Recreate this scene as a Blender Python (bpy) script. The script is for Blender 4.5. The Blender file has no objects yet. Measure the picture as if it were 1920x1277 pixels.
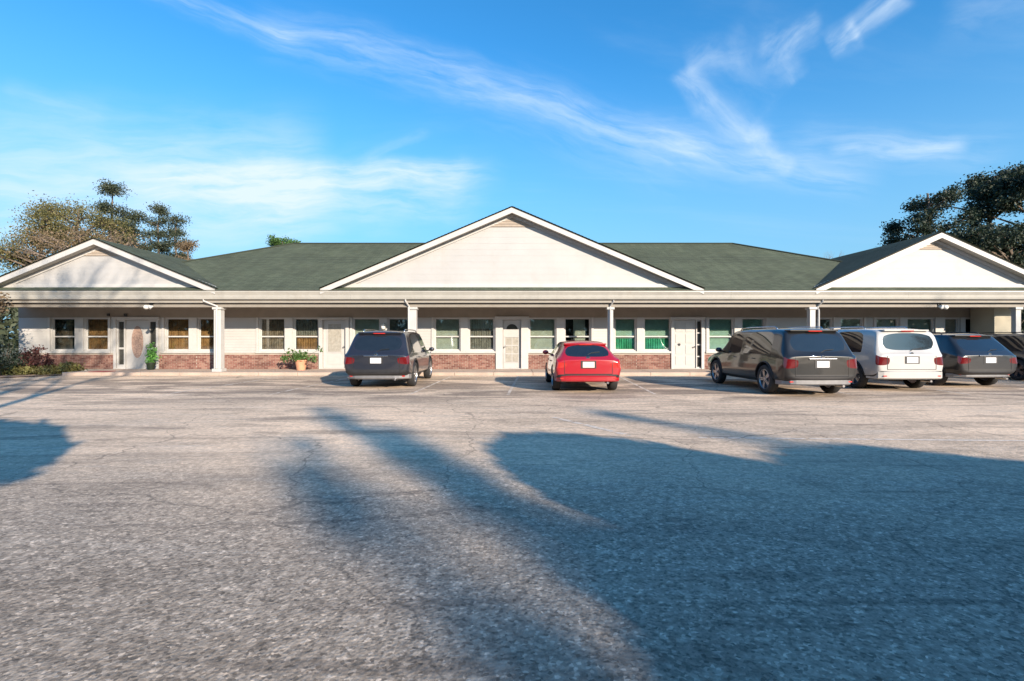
import bpy, bmesh, math, random
import numpy as np
from mathutils import Vector, Matrix
from mathutils.bvhtree import BVHTree

R = math.radians
rnd = random.Random(7)
sc = bpy.context.scene
col = sc.collection

# ------------------------------------------------------------------ camera
CAM_H = 1.45
cam_d = bpy.data.cameras.new('camera'); cam = bpy.data.objects.new('camera', cam_d); col.objects.link(cam)
cam.location = (0, 0, CAM_H); cam.rotation_euler = (R(90), 0, 0)
cam_d.sensor_width = 36; cam_d.lens = 18.0; cam_d.shift_y = -0.0029
cam_d.clip_start = 0.05; cam_d.clip_end = 3000
sc.camera = cam

# ------------------------------------------------------------------ sun, exposure
SUN_EL = 20.0
SUN_AZ = (0.56, -0.83)                       # horizontal direction towards the sun
L_ = math.hypot(*SUN_AZ); SUN_AZ = (SUN_AZ[0]/L_, SUN_AZ[1]/L_)
sun_d = bpy.data.lights.new('sun', 'SUN'); sun = bpy.data.objects.new('sun', sun_d); col.objects.link(sun)
sun_d.energy = 5.0; sun_d.angle = R(0.55); sun_d.color = (1.0, 0.85, 0.68)
tow = Vector((SUN_AZ[0]*math.cos(R(SUN_EL)), SUN_AZ[1]*math.cos(R(SUN_EL)), math.sin(R(SUN_EL))))
sun.rotation_euler = tow.to_track_quat('Z', 'Y').to_euler()
sun.location = (20, -30, 20)
sc.view_settings.view_transform = 'Standard'; sc.view_settings.look = 'None'
sc.view_settings.gamma = 1.0; sc.view_settings.use_curve_mapping = False
sc.view_settings.exposure = 0.82
sc.cycles.max_bounces = 8; sc.cycles.transparent_max_bounces = 12

# ------------------------------------------------------------------ node helper
class NT:
    def __init__(s, tree): s.t = tree; s.n = tree.nodes; s.l = tree.links
    def put(s, sock, v):
        if isinstance(v, bpy.types.NodeSocket): s.l.new(v, sock)
        elif v is not None:
            if isinstance(v, (tuple, list)) and len(v) == 3 and sock.type == 'RGBA': v = (*v, 1)
            sock.default_value = v
    def math(s, op, a, b=None, c=None, clamp=False):
        n = s.n.new('ShaderNodeMath'); n.operation = op; n.use_clamp = clamp
        s.put(n.inputs[0], a); s.put(n.inputs[1], b); s.put(n.inputs[2], c); return n.outputs[0]
    def dot(s, a, b):
        n = s.n.new('ShaderNodeVectorMath'); n.operation = 'DOT_PRODUCT'
        s.put(n.inputs[0], a); s.put(n.inputs[1], b); return n.outputs['Value']
    def vadd(s, a, b, op='ADD'):
        n = s.n.new('ShaderNodeVectorMath'); n.operation = op
        s.put(n.inputs[0], a); s.put(n.inputs[1], b); return n.outputs[0]
    def comb(s, x, y, z=0.0):
        n = s.n.new('ShaderNodeCombineXYZ'); s.put(n.inputs[0], x); s.put(n.inputs[1], y); s.put(n.inputs[2], z); return n.outputs[0]
    def noise(s, vec, scale, detail=4.0, rough=0.55, dist=0.0):
        n = s.n.new('ShaderNodeTexNoise'); s.put(n.inputs['Vector'], vec)
        n.inputs['Scale'].default_value = scale; n.inputs['Detail'].default_value = detail
        n.inputs['Roughness'].default_value = rough; n.inputs['Distortion'].default_value = dist
        return n.outputs['Fac']
    def voro(s, vec, scale, out='Color', feat='F1'):
        n = s.n.new('ShaderNodeTexVoronoi'); s.put(n.inputs['Vector'], vec); n.feature = feat
        n.inputs['Scale'].default_value = scale; return n.outputs[out]
    def ramp(s, fac, stops):
        n = s.n.new('ShaderNodeValToRGB'); s.put(n.inputs[0], fac)
        cr = n.color_ramp
        while len(cr.elements) < len(stops): cr.elements.new(0.5)
        for e, (p, c) in zip(cr.elements, stops):
            e.position = p; e.color = (c, c, c, 1) if isinstance(c, (int, float)) else (*c, 1)
        return n.outputs[0]
    def mix(s, fac, a, b, mode='MIX'):
        n = s.n.new('ShaderNodeMix'); n.data_type = 'RGBA'; n.blend_type = mode
        s.put(n.inputs[0], fac); s.put(n.inputs[6], a); s.put(n.inputs[7], b); return n.outputs[2]
    def smooth(s, v, a, b, c=0.0, d=1.0):
        n = s.n.new('ShaderNodeMapRange'); n.interpolation_type = 'SMOOTHSTEP'
        s.put(n.inputs[0], v); n.inputs[1].default_value = a; n.inputs[2].default_value = b
        n.inputs[3].default_value = c; n.inputs[4].default_value = d; return n.outputs[0]
    def mapping(s, vec, scale=(1, 1, 1), rot=(0, 0, 0), loc=(0, 0, 0)):
        n = s.n.new('ShaderNodeMapping'); s.put(n.inputs[0], vec)
        n.inputs[1].default_value = loc; n.inputs[2].default_value = rot; n.inputs[3].default_value = scale
        return n.outputs[0]

# ------------------------------------------------------------------ world: Nishita + cirrus
w = bpy.data.worlds.new('World'); sc.world = w; w.use_nodes = True
g = NT(w.node_tree); g.n.clear()
sky = g.n.new('ShaderNodeTexSky'); sky.sky_type = 'NISHITA'; sky.sun_disc = False
sky.sun_elevation = R(SUN_EL); sky.sun_rotation = math.atan2(SUN_AZ[0], SUN_AZ[1])
sky.air_density = 1.15; sky.dust_density = 0.5; sky.ozone_density = 2.0
hs = g.n.new('ShaderNodeHueSaturation'); hs.inputs['Hue'].default_value = 0.5
hs.inputs['Saturation'].default_value = 1.13; hs.inputs['Value'].default_value = 1.0
g.put(hs.inputs['Color'], g.mix(1.0, sky.outputs[0], (1.00, 1.60, 2.02), 'MULTIPLY'))
dirv = g.n.new('ShaderNodeTexCoord').outputs['Generated']
warp = g.vadd(g.vadd(g.n.new('ShaderNodeTexNoise').outputs['Color'], (0.5, 0.5, 0.5), 'SUBTRACT'), (0.045, 0.045, 0.045), 'MULTIPLY')
wn = [n for n in g.n if n.type == 'TEX_NOISE'][0]; wn.inputs['Scale'].default_value = 7.0; wn.inputs['Detail'].default_value = 6
g.l.new(dirv, wn.inputs['Vector'])
d = g.vadd(dirv, warp)
def pdir(px, py): return Vector(((px-960)/960, 1, (633-py)/960)).normalized()
def streak(p, q, wpx, gain, lo=0.3, stretch=7.0, seed=0):
    a, b = pdir(*p), pdir(*q); n = a.cross(b).normalized(); m = (a+b).normalized(); t = n.cross(m)
    half = abs((b-a).dot(t))/2 + 1e-4
    ds = g.dot(d, tuple(n)); al = g.dot(d, tuple(t)); fr = g.dot(d, tuple(m))
    ww = wpx*1.25/960
    across = g.smooth(g.math('ABSOLUTE', ds), 0.0, ww*1.6, 1.0, 0.0)
    along = g.smooth(g.math('ABSOLUTE', al), half*0.72, half*1.12, 1.0, 0.0)
    front = g.math('GREATER_THAN', fr, 0.2)
    nz = g.noise(g.comb(g.math('MULTIPLY', al, 9.0), g.math('MULTIPLY', ds, 9.0*stretch), float(seed)), 1.0, 5, 0.6, 0.4)
    nz = g.smooth(nz, lo-.04, 0.80)
    v = g.math('MULTIPLY', g.math('MULTIPLY', across, along), g.math('MULTIPLY', front, nz))
    return g.math('MULTIPLY', v, gain*0.8)
ST = [((250, -25), (570, 85), 14, .40, .30, 9), ((480, 50), (930, 165), 30, .36, .28, 7), ((440, 40), (900, 120), 12, .3, .3, 9),
      ((840, 140), (1340, 300), 24, .55, .22, 7), ((900, 170), (1300, 320), 46, .18, .3, 6),
      ((1230, 265), (1640, 350), 20, .42, .28, 8), ((1180, 270), (1560, 300), 40, .2, .3, 7),
      ((1278, 130), (1325, 215), 15, .80, .34, 2.2), ((1310, 195), (1440, 270), 17, .75, .34, 2.5), ((1400, 240), (1490, 320), 12, .6, .3, 3),
      ((1290, 125), (1400, 85), 22, .42, .36, 2), ((1420, 95), (1545, 60), 20, .80, .36, 2.2), ((1340, 100), (1480, 170), 60, .22, .36, 1.5),
      ((1465, 90), (1500, 160), 12, .4, .36, 3), ((1555, 100), (1620, 60), 15, .85, .30, 3), ((1600, 70), (1700, -20), 13, .70, .25, 4),
      ((1560, 285), (1810, 282), 13, .75, .22, 6), ((1480, 275), (1900, 290), 26, .25, .3, 7), ((1760, 20), (2050, -10), 40, .22, .3, 3),
      ((-160, 378), (620, 350), 80, .95, .08, 5), ((250, 345), (920, 330), 22, .85, .18, 7), ((420, 365), (900, 372), 34, .6, .22, 6),
      ((560, 318), (880, 316), 12, .5, .3, 8), ((680, 300), (800, 235), 7, .28, .2, 5),
      ((0, 175), (200, 215), 14, .22, .3, 7), ((-100, 300), (400, 300), 40, .16, .35, 6), ((300, 410), (760, 405), 30, .25, .3, 6)]
tot = None
for i, (p, q, wd, ga, lo, stz) in enumerate(ST):
    v = streak(p, q, wd, ga, lo, stz, i*3.7)
    tot = v if tot is None else g.math('ADD', tot, v)
sep = g.n.new('ShaderNodeSeparateXYZ'); g.l.new(dirv, sep.inputs[0])
zz = g.math('ADD', g.math('ABSOLUTE', sep.outputs[2]), 0.12)
plane = g.comb(g.math('DIVIDE', sep.outputs[0], zz), g.math('DIVIDE', sep.outputs[1], zz), 0.0)
veil = g.smooth(g.noise(g.mapping(plane, (0.5, 1.6, 1), (0, 0, R(20))), 0.9, 7, 0.62, 0.6), 0.50, 0.85, 0, 0.16)
tot = g.math('ADD', tot, veil, clamp=True)
hz = g.smooth(sep.outputs[2], -0.05, 0.50, 0.92, 0.0)
skc = g.mix(hz, hs.outputs[0], (2.3, 4.5, 6.6))
skc = g.mix(tot, skc, (6.3, 7.6, 8.9))
bg = g.n.new('ShaderNodeBackground'); g.l.new(skc, bg.inputs[0]); bg.inputs[1].default_value = 0.072
wo = g.n.new('ShaderNodeOutputWorld'); g.l.new(bg.outputs[0], wo.inputs[0])

# ------------------------------------------------------------------ materials
def new_mat(name):
    m = bpy.data.materials.new(name); m.use_nodes = True; t = NT(m.node_tree)
    b = t.n['Principled BSDF']; return m, t, b
def simple(name, c, rough=0.6, metal=0.0, vary=0.12, scale=6.0, bump=0.0, bscale=60.0, coat=0.0, spec=None, dirt=0.0):
    m, t, b = new_mat(name)
    co = t.n.new('ShaderNodeTexCoord').outputs['Object']
    nz = t.noise(co, scale, 5, 0.6)
    f = t.smooth(nz, 0.25, 0.75, 1-vary, 1+vary)
    cc = t.mix(1.0, c, t.comb(f, f, f), 'MULTIPLY')
    if dirt:
        dn = t.smooth(t.noise(t.mapping(co, (1.0, 1.0, 0.35)), 1.7, 6, 0.65), 0.5, 0.78, 0, dirt)
        cc = t.mix(dn, cc, (0.25, 0.22, 0.17))
    t.put(b.inputs['Base Color'], cc); b.inputs['Roughness'].default_value = rough
    b.inputs['Metallic'].default_value = metal; b.inputs['Coat Weight'].default_value = coat
    b.inputs['Coat Roughness'].default_value = 0.05
    if spec is not None: b.inputs['Specular IOR Level'].default_value = spec
    if bump:
        bn = t.n.new('ShaderNodeBump'); bn.inputs['Strength'].default_value = bump; bn.inputs['Distance'].default_value = 0.01
        t.put(bn.inputs['Height'], t.noise(co, bscale, 3)); t.l.new(bn.outputs[0], b.inputs['Normal'])
    return m
M = {}
M['siding'] = simple('white_vinyl_siding', (0.43, 0.42, 0.405), 0.5, vary=.05, scale=1.2, dirt=0.14)
M['gable'] = simple('gable_panel_white', (0.395, 0.388, 0.382), 0.55, vary=.05, scale=1.0, dirt=0.16)
M['trim'] = simple('white_trim', (0.46, 0.45, 0.435), 0.45, vary=.05, scale=4, dirt=0.10)
M['gutter'] = simple('gutter_aluminium', (0.36, 0.345, 0.31), 0.4, vary=.08, scale=2.5, dirt=0.25)
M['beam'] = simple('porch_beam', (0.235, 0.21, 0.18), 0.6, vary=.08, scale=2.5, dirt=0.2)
M['soffit'] = simple('soffit', (0.45, 0.42, 0.37), 0.7, vary=.06)
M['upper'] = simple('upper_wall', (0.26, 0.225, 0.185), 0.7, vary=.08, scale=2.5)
M['vent'] = simple('gable_vent', (0.40, 0.34, 0.285), 0.7, vary=.08)
M['mortar'] = simple('mortar', (0.36, 0.31, 0.26), 0.9)
M['concrete'] = simple('walk_concrete', (0.42, 0.33, 0.27), 0.85, vary=.15, scale=1.5, bump=.3, dirt=.2)
M['lot_kerb'] = M['concrete']
M['soil'] = simple('mulch_soil', (0.27, 0.185, 0.135), 0.95, vary=.35, scale=5, bump=.8, bscale=25)
M['paint'] = simple('worn_paint_and_sun_gap', (0.60, 0.52, 0.44), 0.85, vary=.3, scale=14)
M['black'] = simple('black_plastic', (0.018, 0.018, 0.02), 0.5, vary=.2)
M['tyre'] = simple('tyre_rubber', (0.02, 0.02, 0.021), 0.8, vary=.25, scale=20)
M['rim'] = simple('alloy_rim', (0.42, 0.42, 0.43), 0.3, 0.9)
M['rimdark'] = simple('dark_alloy_rim', (0.10, 0.10, 0.11), 0.3, 0.8)
M['chrome'] = simple('chrome', (0.6, 0.6, 0.62), 0.15, 1.0, vary=.02)
M['silver'] = simple('silver_bumper', (0.22, 0.22, 0.23), 0.38, 0.4)
M['plate'] = simple('plate_white', (0.72, 0.72, 0.75), 0.4, vary=.03)
M['platepink'] = simple('plate_pale', (0.80, 0.55, 0.50), 0.4, vary=.03)
M['redlens'] = simple('red_lens', (0.11, 0.006, 0.008), 0.12, vary=.1, coat=1.0)
M['brightred'] = simple('bright_red_lens', (0.45, 0.03, 0.025), 0.12, vary=.1, coat=1.0)
M['clearlens'] = simple('clear_lens', (0.55, 0.55, 0.58), 0.08, 0.3, coat=1.0)
M['lens'] = M['clearlens']
M['terracotta'] = simple('terracotta', (0.55, 0.27, 0.16), 0.8)
M['mat'] = simple('doormat', (0.22, 0.05, 0.05), 0.95, vary=.3, scale=30)
M['lampwhite'] = simple('lamp_housing', (0.75, 0.74, 0.70), 0.35)
M['bark'] = simple('bark', (0.14, 0.105, 0.08), 0.9, vary=.3, scale=8, bump=.6, bscale=20)
M['palebark'] = simple('pale_bark', (0.23, 0.18, 0.145), 0.9, vary=.3, scale=8)
M['interior'] = simple('dark_interior', (0.06, 0.05, 0.042), 0.9)
M['amber'] = simple('amber_curtain', (0.38, 0.19, 0.075), 0.8, vary=.4, scale=5)
M['brown'] = simple('brown_curtain', (0.27, 0.19, 0.14), 0.8, vary=.4, scale=5)
M['blind'] = simple('pale_blind', (0.60, 0.60, 0.51), 0.7, vary=.1)
M['blindgreen'] = simple('pale_green_blind', (0.50, 0.68, 0.56), 0.7, vary=.1)
M['greencloth'] = simple('green_curtain', (0.06, 0.40, 0.22), 0.8, vary=.3)
M['midgrey'] = simple('grey_curtain', (0.26, 0.23, 0.20), 0.8, vary=.3)
M['doorpaint'] = simple('door_paint', (0.44, 0.43, 0.415), 0.35, vary=.04)
M['doorglass'] = simple('frosted_door_glass', (0.33, 0.31, 0.27), 0.25, vary=.2, scale=9, coat=.5)
M['ovalglass'] = simple('leaded_oval_glass', (0.34, 0.235, 0.19), 0.2, vary=.35, scale=14, coat=.5)
M['darkglass'] = simple('dark_door_glass', (0.05, 0.05, 0.045), 0.1, vary=.2, coat=.5)

def car_paint(name, c, metal=0.0, rough=0.35):
    return simple(name, c, rough, metal, vary=.03, scale=3, coat=1.0)
M['p_red'] = car_paint('paint_red', (0.34, 0.004, 0.012))
M['p_navy'] = car_paint('paint_black_blue', (0.022, 0.024, 0.034), .3)
M['p_olive'] = car_paint('paint_dark_grey', (0.022, 0.022, 0.022), .5)
M['p_white'] = car_paint('paint_white', (0.44, 0.43, 0.41))
M['p_black'] = car_paint('paint_black', (0.020, 0.021, 0.024), .3)
M['p_grey'] = car_paint('paint_grey', (0.07, 0.075, 0.085), .5)
M['carglass'] = simple('tinted_car_glass', (0.012, 0.016, 0.02), 0.03, vary=.1, coat=1.0)

def glass_mat():
    m, t, b = new_mat('window_glass'); t.n.remove(b)
    tr = t.n.new('ShaderNodeBsdfTransparent'); tr.inputs[0].default_value = (0.86, 0.90, 0.88, 1)
    gl = t.n.new('ShaderNodeBsdfGlossy'); gl.inputs['Roughness'].default_value = 0.02
    fr = t.n.new('ShaderNodeFresnel'); fr.inputs[0].default_value = 1.5
    mx = t.n.new('ShaderNodeMixShader'); f = t.math('MULTIPLY', t.math('ADD', fr.outputs[0], 0.03), 1.5, clamp=True)
    t.l.new(f, mx.inputs[0]); t.l.new(tr.outputs[0], mx.inputs[1]); t.l.new(gl.outputs[0], mx.inputs[2])
    t.l.new(mx.outputs[0], t.n['Material Output'].inputs[0]); return m
M['glass'] = glass_mat()

def leaf_mat(name, c1, c2, trans=0.25):
    m, t, b = new_mat(name)
    geo = t.n.new('ShaderNodeNewGeometry')
    co = t.n.new('ShaderNodeTexCoord').outputs['Object']
    f = t.math('ADD', t.math('MULTIPLY', geo.outputs['Random Per Island'], 0.55), t.math('MULTIPLY', t.noise(co, 0.7, 3), 0.6))
    cc = t.ramp(f, [(0.2, c1), (0.85, c2)])
    t.put(b.inputs['Base Color'], cc); b.inputs['Roughness'].default_value = 0.6
    tl = t.n.new('ShaderNodeBsdfTranslucent'); t.l.new(cc, tl.inputs[0])
    mx = t.n.new('ShaderNodeMixShader'); mx.inputs[0].default_value = trans
    t.l.new(b.outputs[0], mx.inputs[1]); t.l.new(tl.outputs[0], mx.inputs[2])
    t.l.new(mx.outputs[0], t.n['Material Output'].inputs[0]); return m
M['leaf_dark'] = leaf_mat('foliage_dark', (0.012, 0.022, 0.014), (0.035, 0.055, 0.028))
M['leaf_pine'] = leaf_mat('foliage_pine', (0.03, 0.045, 0.028), (0.085, 0.10, 0.055))
M['leaf_olive'] = leaf_mat('foliage_olive', (0.08, 0.085, 0.025), (0.20, 0.17, 0.06))
M['leaf_brown'] = leaf_mat('foliage_brown', (0.12, 0.085, 0.05), (0.27, 0.19, 0.11))
M['leaf_green'] = leaf_mat('foliage_green', (0.05, 0.11, 0.02), (0.10, 0.19, 0.05))
M['leaf_lime'] = leaf_mat('foliage_lime', (0.05, 0.20, 0.03), (0.16, 0.38, 0.08))
M['leaf_maroon'] = leaf_mat('foliage_maroon', (0.05, 0.016, 0.016), (0.16, 0.06, 0.05))
M['leaf_cover'] = leaf_mat('ground_cover_leaf', (0.08, 0.06, 0.02), (0.19, 0.19, 0.06))

def asphalt():
    m, t, b = new_mat('weathered_asphalt')
    co = t.n.new('ShaderNodeTexCoord').outputs['Object']
    big = t.smooth(t.noise(t.vadd(co, (3.0, 1.5, 0)), 0.16, 3, 0.5), 0.35, 0.65)
    base = t.mix(big, (0.60, 0.460, 0.335), (0.79, 0.595, 0.425))
    # long wear streaks along the driving lane
    stv = t.noise(t.mapping(co, (0.22, 1.5, 1), (0, 0, R(-6))), 1.0, 6, 0.65, 0.5)
    base = t.mix(t.smooth(stv, 0.48, 0.68, 0, .60), base, (0.27, 0.215, 0.165))
    stl = t.noise(t.mapping(co, (0.3, 2.2, 1), (0, 0, R(8)), (9, 4, 0)), 1.0, 5, 0.6, 0.3)
    base = t.mix(t.smooth(stl, 0.56, 0.75, 0, .4), base, (0.60, 0.54, 0.47))
    sp = t.n.new('ShaderNodeSeparateXYZ'); t.l.new(co, sp.inputs[0])
    # tired, darker, coarser surface in the near part of the lot
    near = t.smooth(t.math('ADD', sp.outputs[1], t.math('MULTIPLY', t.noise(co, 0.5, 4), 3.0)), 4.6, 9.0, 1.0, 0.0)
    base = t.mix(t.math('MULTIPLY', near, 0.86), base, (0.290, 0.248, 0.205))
    sw = t.noise(t.mapping(co, (0.35, 2.1, 1), (0, 0, R(-27)), (2, 5, 0)), 0.9, 5, 0.6, 1.6)
    base = t.mix(t.smooth(sw, 0.54, 0.66, 0, .40), base, (0.46, 0.39, 0.32))
    base = t.mix(t.smooth(sw, 0.44, 0.34, 0, .45), base, (0.14, 0.115, 0.095))
    # oil and tyre darkening across the stalls
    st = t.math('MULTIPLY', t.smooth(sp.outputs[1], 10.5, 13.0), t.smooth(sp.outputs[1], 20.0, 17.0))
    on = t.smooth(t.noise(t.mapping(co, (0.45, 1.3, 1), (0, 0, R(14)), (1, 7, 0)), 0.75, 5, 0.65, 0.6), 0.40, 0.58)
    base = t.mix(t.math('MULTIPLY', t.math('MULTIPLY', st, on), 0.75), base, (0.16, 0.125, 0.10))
    pt = t.noise(t.mapping(co, (0.5, 1.0, 1), (0, 0, R(25)), (4, 2, 0)), 0.8, 6, 0.7, 0.8)
    base = t.mix(t.smooth(pt, 0.51, 0.66, 0, .40), base, (0.21, 0.165, 0.125))
    # exposed aggregate
    v1 = t.voro(t.vadd(co, t.vadd(t.n.new('ShaderNodeTexNoise').outputs['Color'], (.02, .02, .02), 'MULTIPLY')), 58.0); v2 = t.voro(co, 21.0)
    jn = [q for q in t.n if q.type == 'TEX_NOISE' and not q.inputs['Vector'].is_linked][0]; jn.inputs['Scale'].default_value = 40; t.l.new(co, jn.inputs['Vector'])
    s1 = t.n.new('ShaderNodeSeparateColor'); t.l.new(v1, s1.inputs[0])
    s2 = t.n.new('ShaderNodeSeparateColor'); t.l.new(v2, s2.inputs[0])
    ag = t.ramp(s1.outputs[0], [(0.0, 0.50), (0.3, 0.88), (0.85, 1.08), (1.0, 1.7)])
    ag2 = t.ramp(s2.outputs[1], [(0.0, 0.86), (0.5, 1.0), (1.0, 1.16)])
    base = t.mix(t.math('ADD', t.math('MULTIPLY', near, .85), .15), base, ag, 'MULTIPLY'); base = t.mix(1.0, base, ag2, 'MULTIPLY')
    fn = t.noise(co, 14.0, 8, 0.75)
    ff = t.smooth(fn, 0.32, 0.68, 0.66, 1.30); base = t.mix(t.math('ADD', t.math('MULTIPLY', near, .65), .35), base, t.comb(ff, ff, ff), 'MULTIPLY')
    # thin cracks
    cr = t.voro(t.vadd(co, t.vadd(t.comb(t.noise(co, 1.2, 4), t.noise(t.vadd(co, (5, 5, 0)), 1.2, 4), 0.0), (0.9, 0.9, 0), 'MULTIPLY')), 0.32, 'Distance', 'DISTANCE_TO_EDGE')
    base = t.mix(t.smooth(cr, 0.0, 0.005, 0.45, 0.0), base, (0.04, 0.038, 0.035))
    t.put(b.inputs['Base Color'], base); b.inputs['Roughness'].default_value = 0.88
    b.inputs['Specular IOR Level'].default_value = 0.3
    bn = t.n.new('ShaderNodeBump'); bn.inputs['Strength'].default_value = 0.55; bn.inputs['Distance'].default_value = 0.006
    t.put(bn.inputs['Height'], t.math('ADD', t.voro(co, 46.0, 'Distance'), t.math('MULTIPLY', fn, 1.5)))
    t.l.new(bn.outputs[0], b.inputs['Normal']); return m
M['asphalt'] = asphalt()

def roof_mat(name, c1, c2):
    m, t, b = new_mat(name)
    uv = t.n.new('ShaderNodeUVMap').outputs[0]
    br = t.n.new('ShaderNodeTexBrick'); t.l.new(uv, br.inputs['Vector'])
    br.inputs['Color1'].default_value = (*c1, 1); br.inputs['Color2'].default_value = (*c2, 1)
    br.inputs['Mortar'].default_value = (c1[0]*.45, c1[1]*.45, c1[2]*.45, 1)
    br.inputs['Scale'].default_value = 1.0; br.inputs['Mortar Size'].default_value = 0.006
    br.inputs['Brick Width'].default_value = 0.31; br.inputs['Row Height'].default_value = 0.14
    n = t.math('MULTIPLY', t.smooth(t.noise(uv, 0.45, 6, .65), .3, .7, .87, 1.13), t.smooth(t.noise(t.mapping(uv, (3.0, .25, 1)), 1.0, 4, .6), .3, .7, .88, 1.12))
    t.put(b.inputs['Base Color'], t.mix(1.0, br.outputs[0], t.comb(n, n, n), 'MULTIPLY'))
    b.inputs['Roughness'].default_value = 0.9
    bn = t.n.new('ShaderNodeBump'); bn.inputs['Distance'].default_value = 0.01; bn.inputs['Strength'].default_value = .6
    t.put(bn.inputs['Height'], t.noise(uv, 40, 3)); t.l.new(bn.outputs[0], b.inputs['Normal']); return m
M['roof'] = roof_mat('green_shingle', (0.060, 0.077, 0.050), (0.086, 0.104, 0.070))

def brick_mat():
    m, t, b = new_mat('red_brick')
    geo = t.n.new('ShaderNodeNewGeometry'); co = t.n.new('ShaderNodeTexCoord').outputs['Object']
    cc = t.ramp(geo.outputs['Random Per Island'], [(0.0, (0.13, 0.052, 0.042)), (0.5, (0.205, 0.092, 0.072)), (1.0, (0.27, 0.155, 0.12))])
    n = t.smooth(t.noise(co, 1.1, 5, .6), .3, .7, .8, 1.2)
    t.put(b.inputs['Base Color'], t.mix(1.0, cc, t.comb(n, n, n), 'MULTIPLY')); b.inputs['Roughness'].default_value = .9
    return m
M['brick'] = brick_mat()

# ------------------------------------------------------------------ mesh helper
def tag(o, label=None, cat=None, group=None, kind=None):
    if label: o['label'] = label
    if cat: o['category'] = cat
    if group: o['group'] = group
    if kind: o['kind'] = kind
    return o
def empty(name, loc=(0, 0, 0), rz=0.0):
    o = bpy.data.objects.new(name, None); col.objects.link(o); o.location = loc; o.rotation_euler = (0, 0, rz)
    o.empty_display_size = 0.2; return o
class MB:
    def __init__(s): s.v = []; s.f = []; s.uv = None
    def add(s, vs, fs):
        b = len(s.v); s.v += [tuple(v) for v in vs]; s.f += [tuple(i+b for i in f) for f in fs]; return s
    def box(s, x0, x1, y0, y1, z0, z1):
        vs = [(x, y, z) for z in (z0, z1) for y in (y0, y1) for x in (x0, x1)]
        return s.add(vs, [(0, 2, 3, 1), (4, 5, 7, 6), (0, 1, 5, 4), (2, 6, 7, 3), (0, 4, 6, 2), (1, 3, 7, 5)])
    def prism_y(s, pts, y0, y1):            # polygon in xz (counter-clockwise seen from -y), extruded in y
        n = len(pts); vs = [(x, y0, z) for x, z in pts] + [(x, y1, z) for x, z in pts]
        fs = [tuple(range(n)), tuple(range(2*n-1, n-1, -1))]
        fs += [((i+1) % n, i, n+i, n+(i+1) % n) for i in range(n)]
        return s.add(vs, fs)
    def prism_z(s, pts, z0, z1):
        n = len(pts); vs = [(x, y, z0) for x, y in pts] + [(x, y, z1) for x, y in pts]
        fs = [tuple(range(n-1, -1, -1)), tuple(range(n, 2*n))]
        fs += [(i, (i+1) % n, n+(i+1) % n, n+i) for i in range(n)]
        return s.add(vs, fs)
    def tube(s, path, rad, n=8, caps=True):
        path = [Vector(p) for p in path]; rad = rad if isinstance(rad, (list, tuple)) else [rad]*len(path)
        b = len(s.v); ref = Vector((0, 0, 1))
        for i, p in enumerate(path):
            t = (path[min(i+1, len(path)-1)] - path[max(i-1, 0)]); t = t.normalized() if t.length > 1e-6 else Vector((0, 0, 1))
            a = t.cross(ref if abs(t.dot(ref)) < .95 else Vector((1, 0, 0))).normalized(); c = t.cross(a)
            for k in range(n):
                an = 2*math.pi*k/n; s.v.append(tuple(p + (a*math.cos(an)+c*math.sin(an))*rad[i]))
        for i in range(len(path)-1):
            for k in range(n):
                s.f.append((b+i*n+k, b+i*n+(k+1) % n, b+(i+1)*n+(k+1) % n, b+(i+1)*n+k))
        if caps:
            s.f.append(tuple(b+k for k in range(n-1, -1, -1))); s.f.append(tuple(b+(len(path)-1)*n+k for k in range(n)))
        return s
    def lathe(s, prof, c=(0, 0, 0), axis='z', n=24):   # prof: (r, h)
        b = len(s.v); m = len(prof)
        for (r, h) in prof:
            for k in range(n):
                an = 2*math.pi*k/n; a_, b_ = r*math.cos(an), r*math.sin(an)
                p = (a_, b_, h) if axis == 'z' else ((h, a_, b_) if axis == 'x' else (a_, h, b_))
                s.v.append((p[0]+c[0], p[1]+c[1], p[2]+c[2]))
        for i in range(m-1):
            for k in range(n):
                s.f.append((b+i*n+k, b+i*n+(k+1) % n, b+(i+1)*n+(k+1) % n, b+(i+1)*n+k))
        return s
    def build(s, name, mat, parent=None, smooth=False, bevel=0.0):
        me = bpy.data.meshes.new(name); me.from_pydata(s.v, [], s.f)
        me.materials.append(mat)
        bm = bmesh.new(); bm.from_mesh(me); bmesh.ops.recalc_face_normals(bm, faces=bm.faces)
        if bevel: bmesh.ops.bevel(bm, geom=list(bm.edges), offset=bevel, segments=2, affect='EDGES', profile=.6)
        bm.to_mesh(me); bm.free()
        if smooth: me.polygons.foreach_set('use_smooth', [True]*len(me.polygons))
        o = bpy.data.objects.new(name, me); col.objects.link(o)
        if parent is not None: o.parent = parent
        return o

# ------------------------------------------------------------------ ground
def sheet(name, pts, z, mat, label=None):
    me = bpy.data.meshes.new(name); me.from_pydata([(x, y, z) for x, y in pts], [], [tuple(range(len(pts)))])
    me.materials.append(mat); o = bpy.data.objects.new(name, me); col.objects.link(o); o['kind'] = 'structure'
    if label: o['label'] = label
    return o
M['field'] = simple('dry_grass_field', (0.10, 0.10, 0.045), 0.95, vary=.4, scale=.4)
sheet('ground', [(-900, -900), (900, -900), (900, 1500), (-900, 1500)], -0.02, M['field'])
def kerb_curve_left():
    return [(-45, 15.2), (-24, 15.9), (-20, 16.5), (-18.9, 17.5), (-17.7, 18.7), (-17.2, 19.52)]
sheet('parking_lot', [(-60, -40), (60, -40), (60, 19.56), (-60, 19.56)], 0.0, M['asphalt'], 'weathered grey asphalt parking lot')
sheet('planting_bed', kerb_curve_left() + [(-17.2, 21.7), (-45, 21.7)], 0.03, M['soil'], 'bare pinkish soil beside the left end of the walk')
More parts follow.
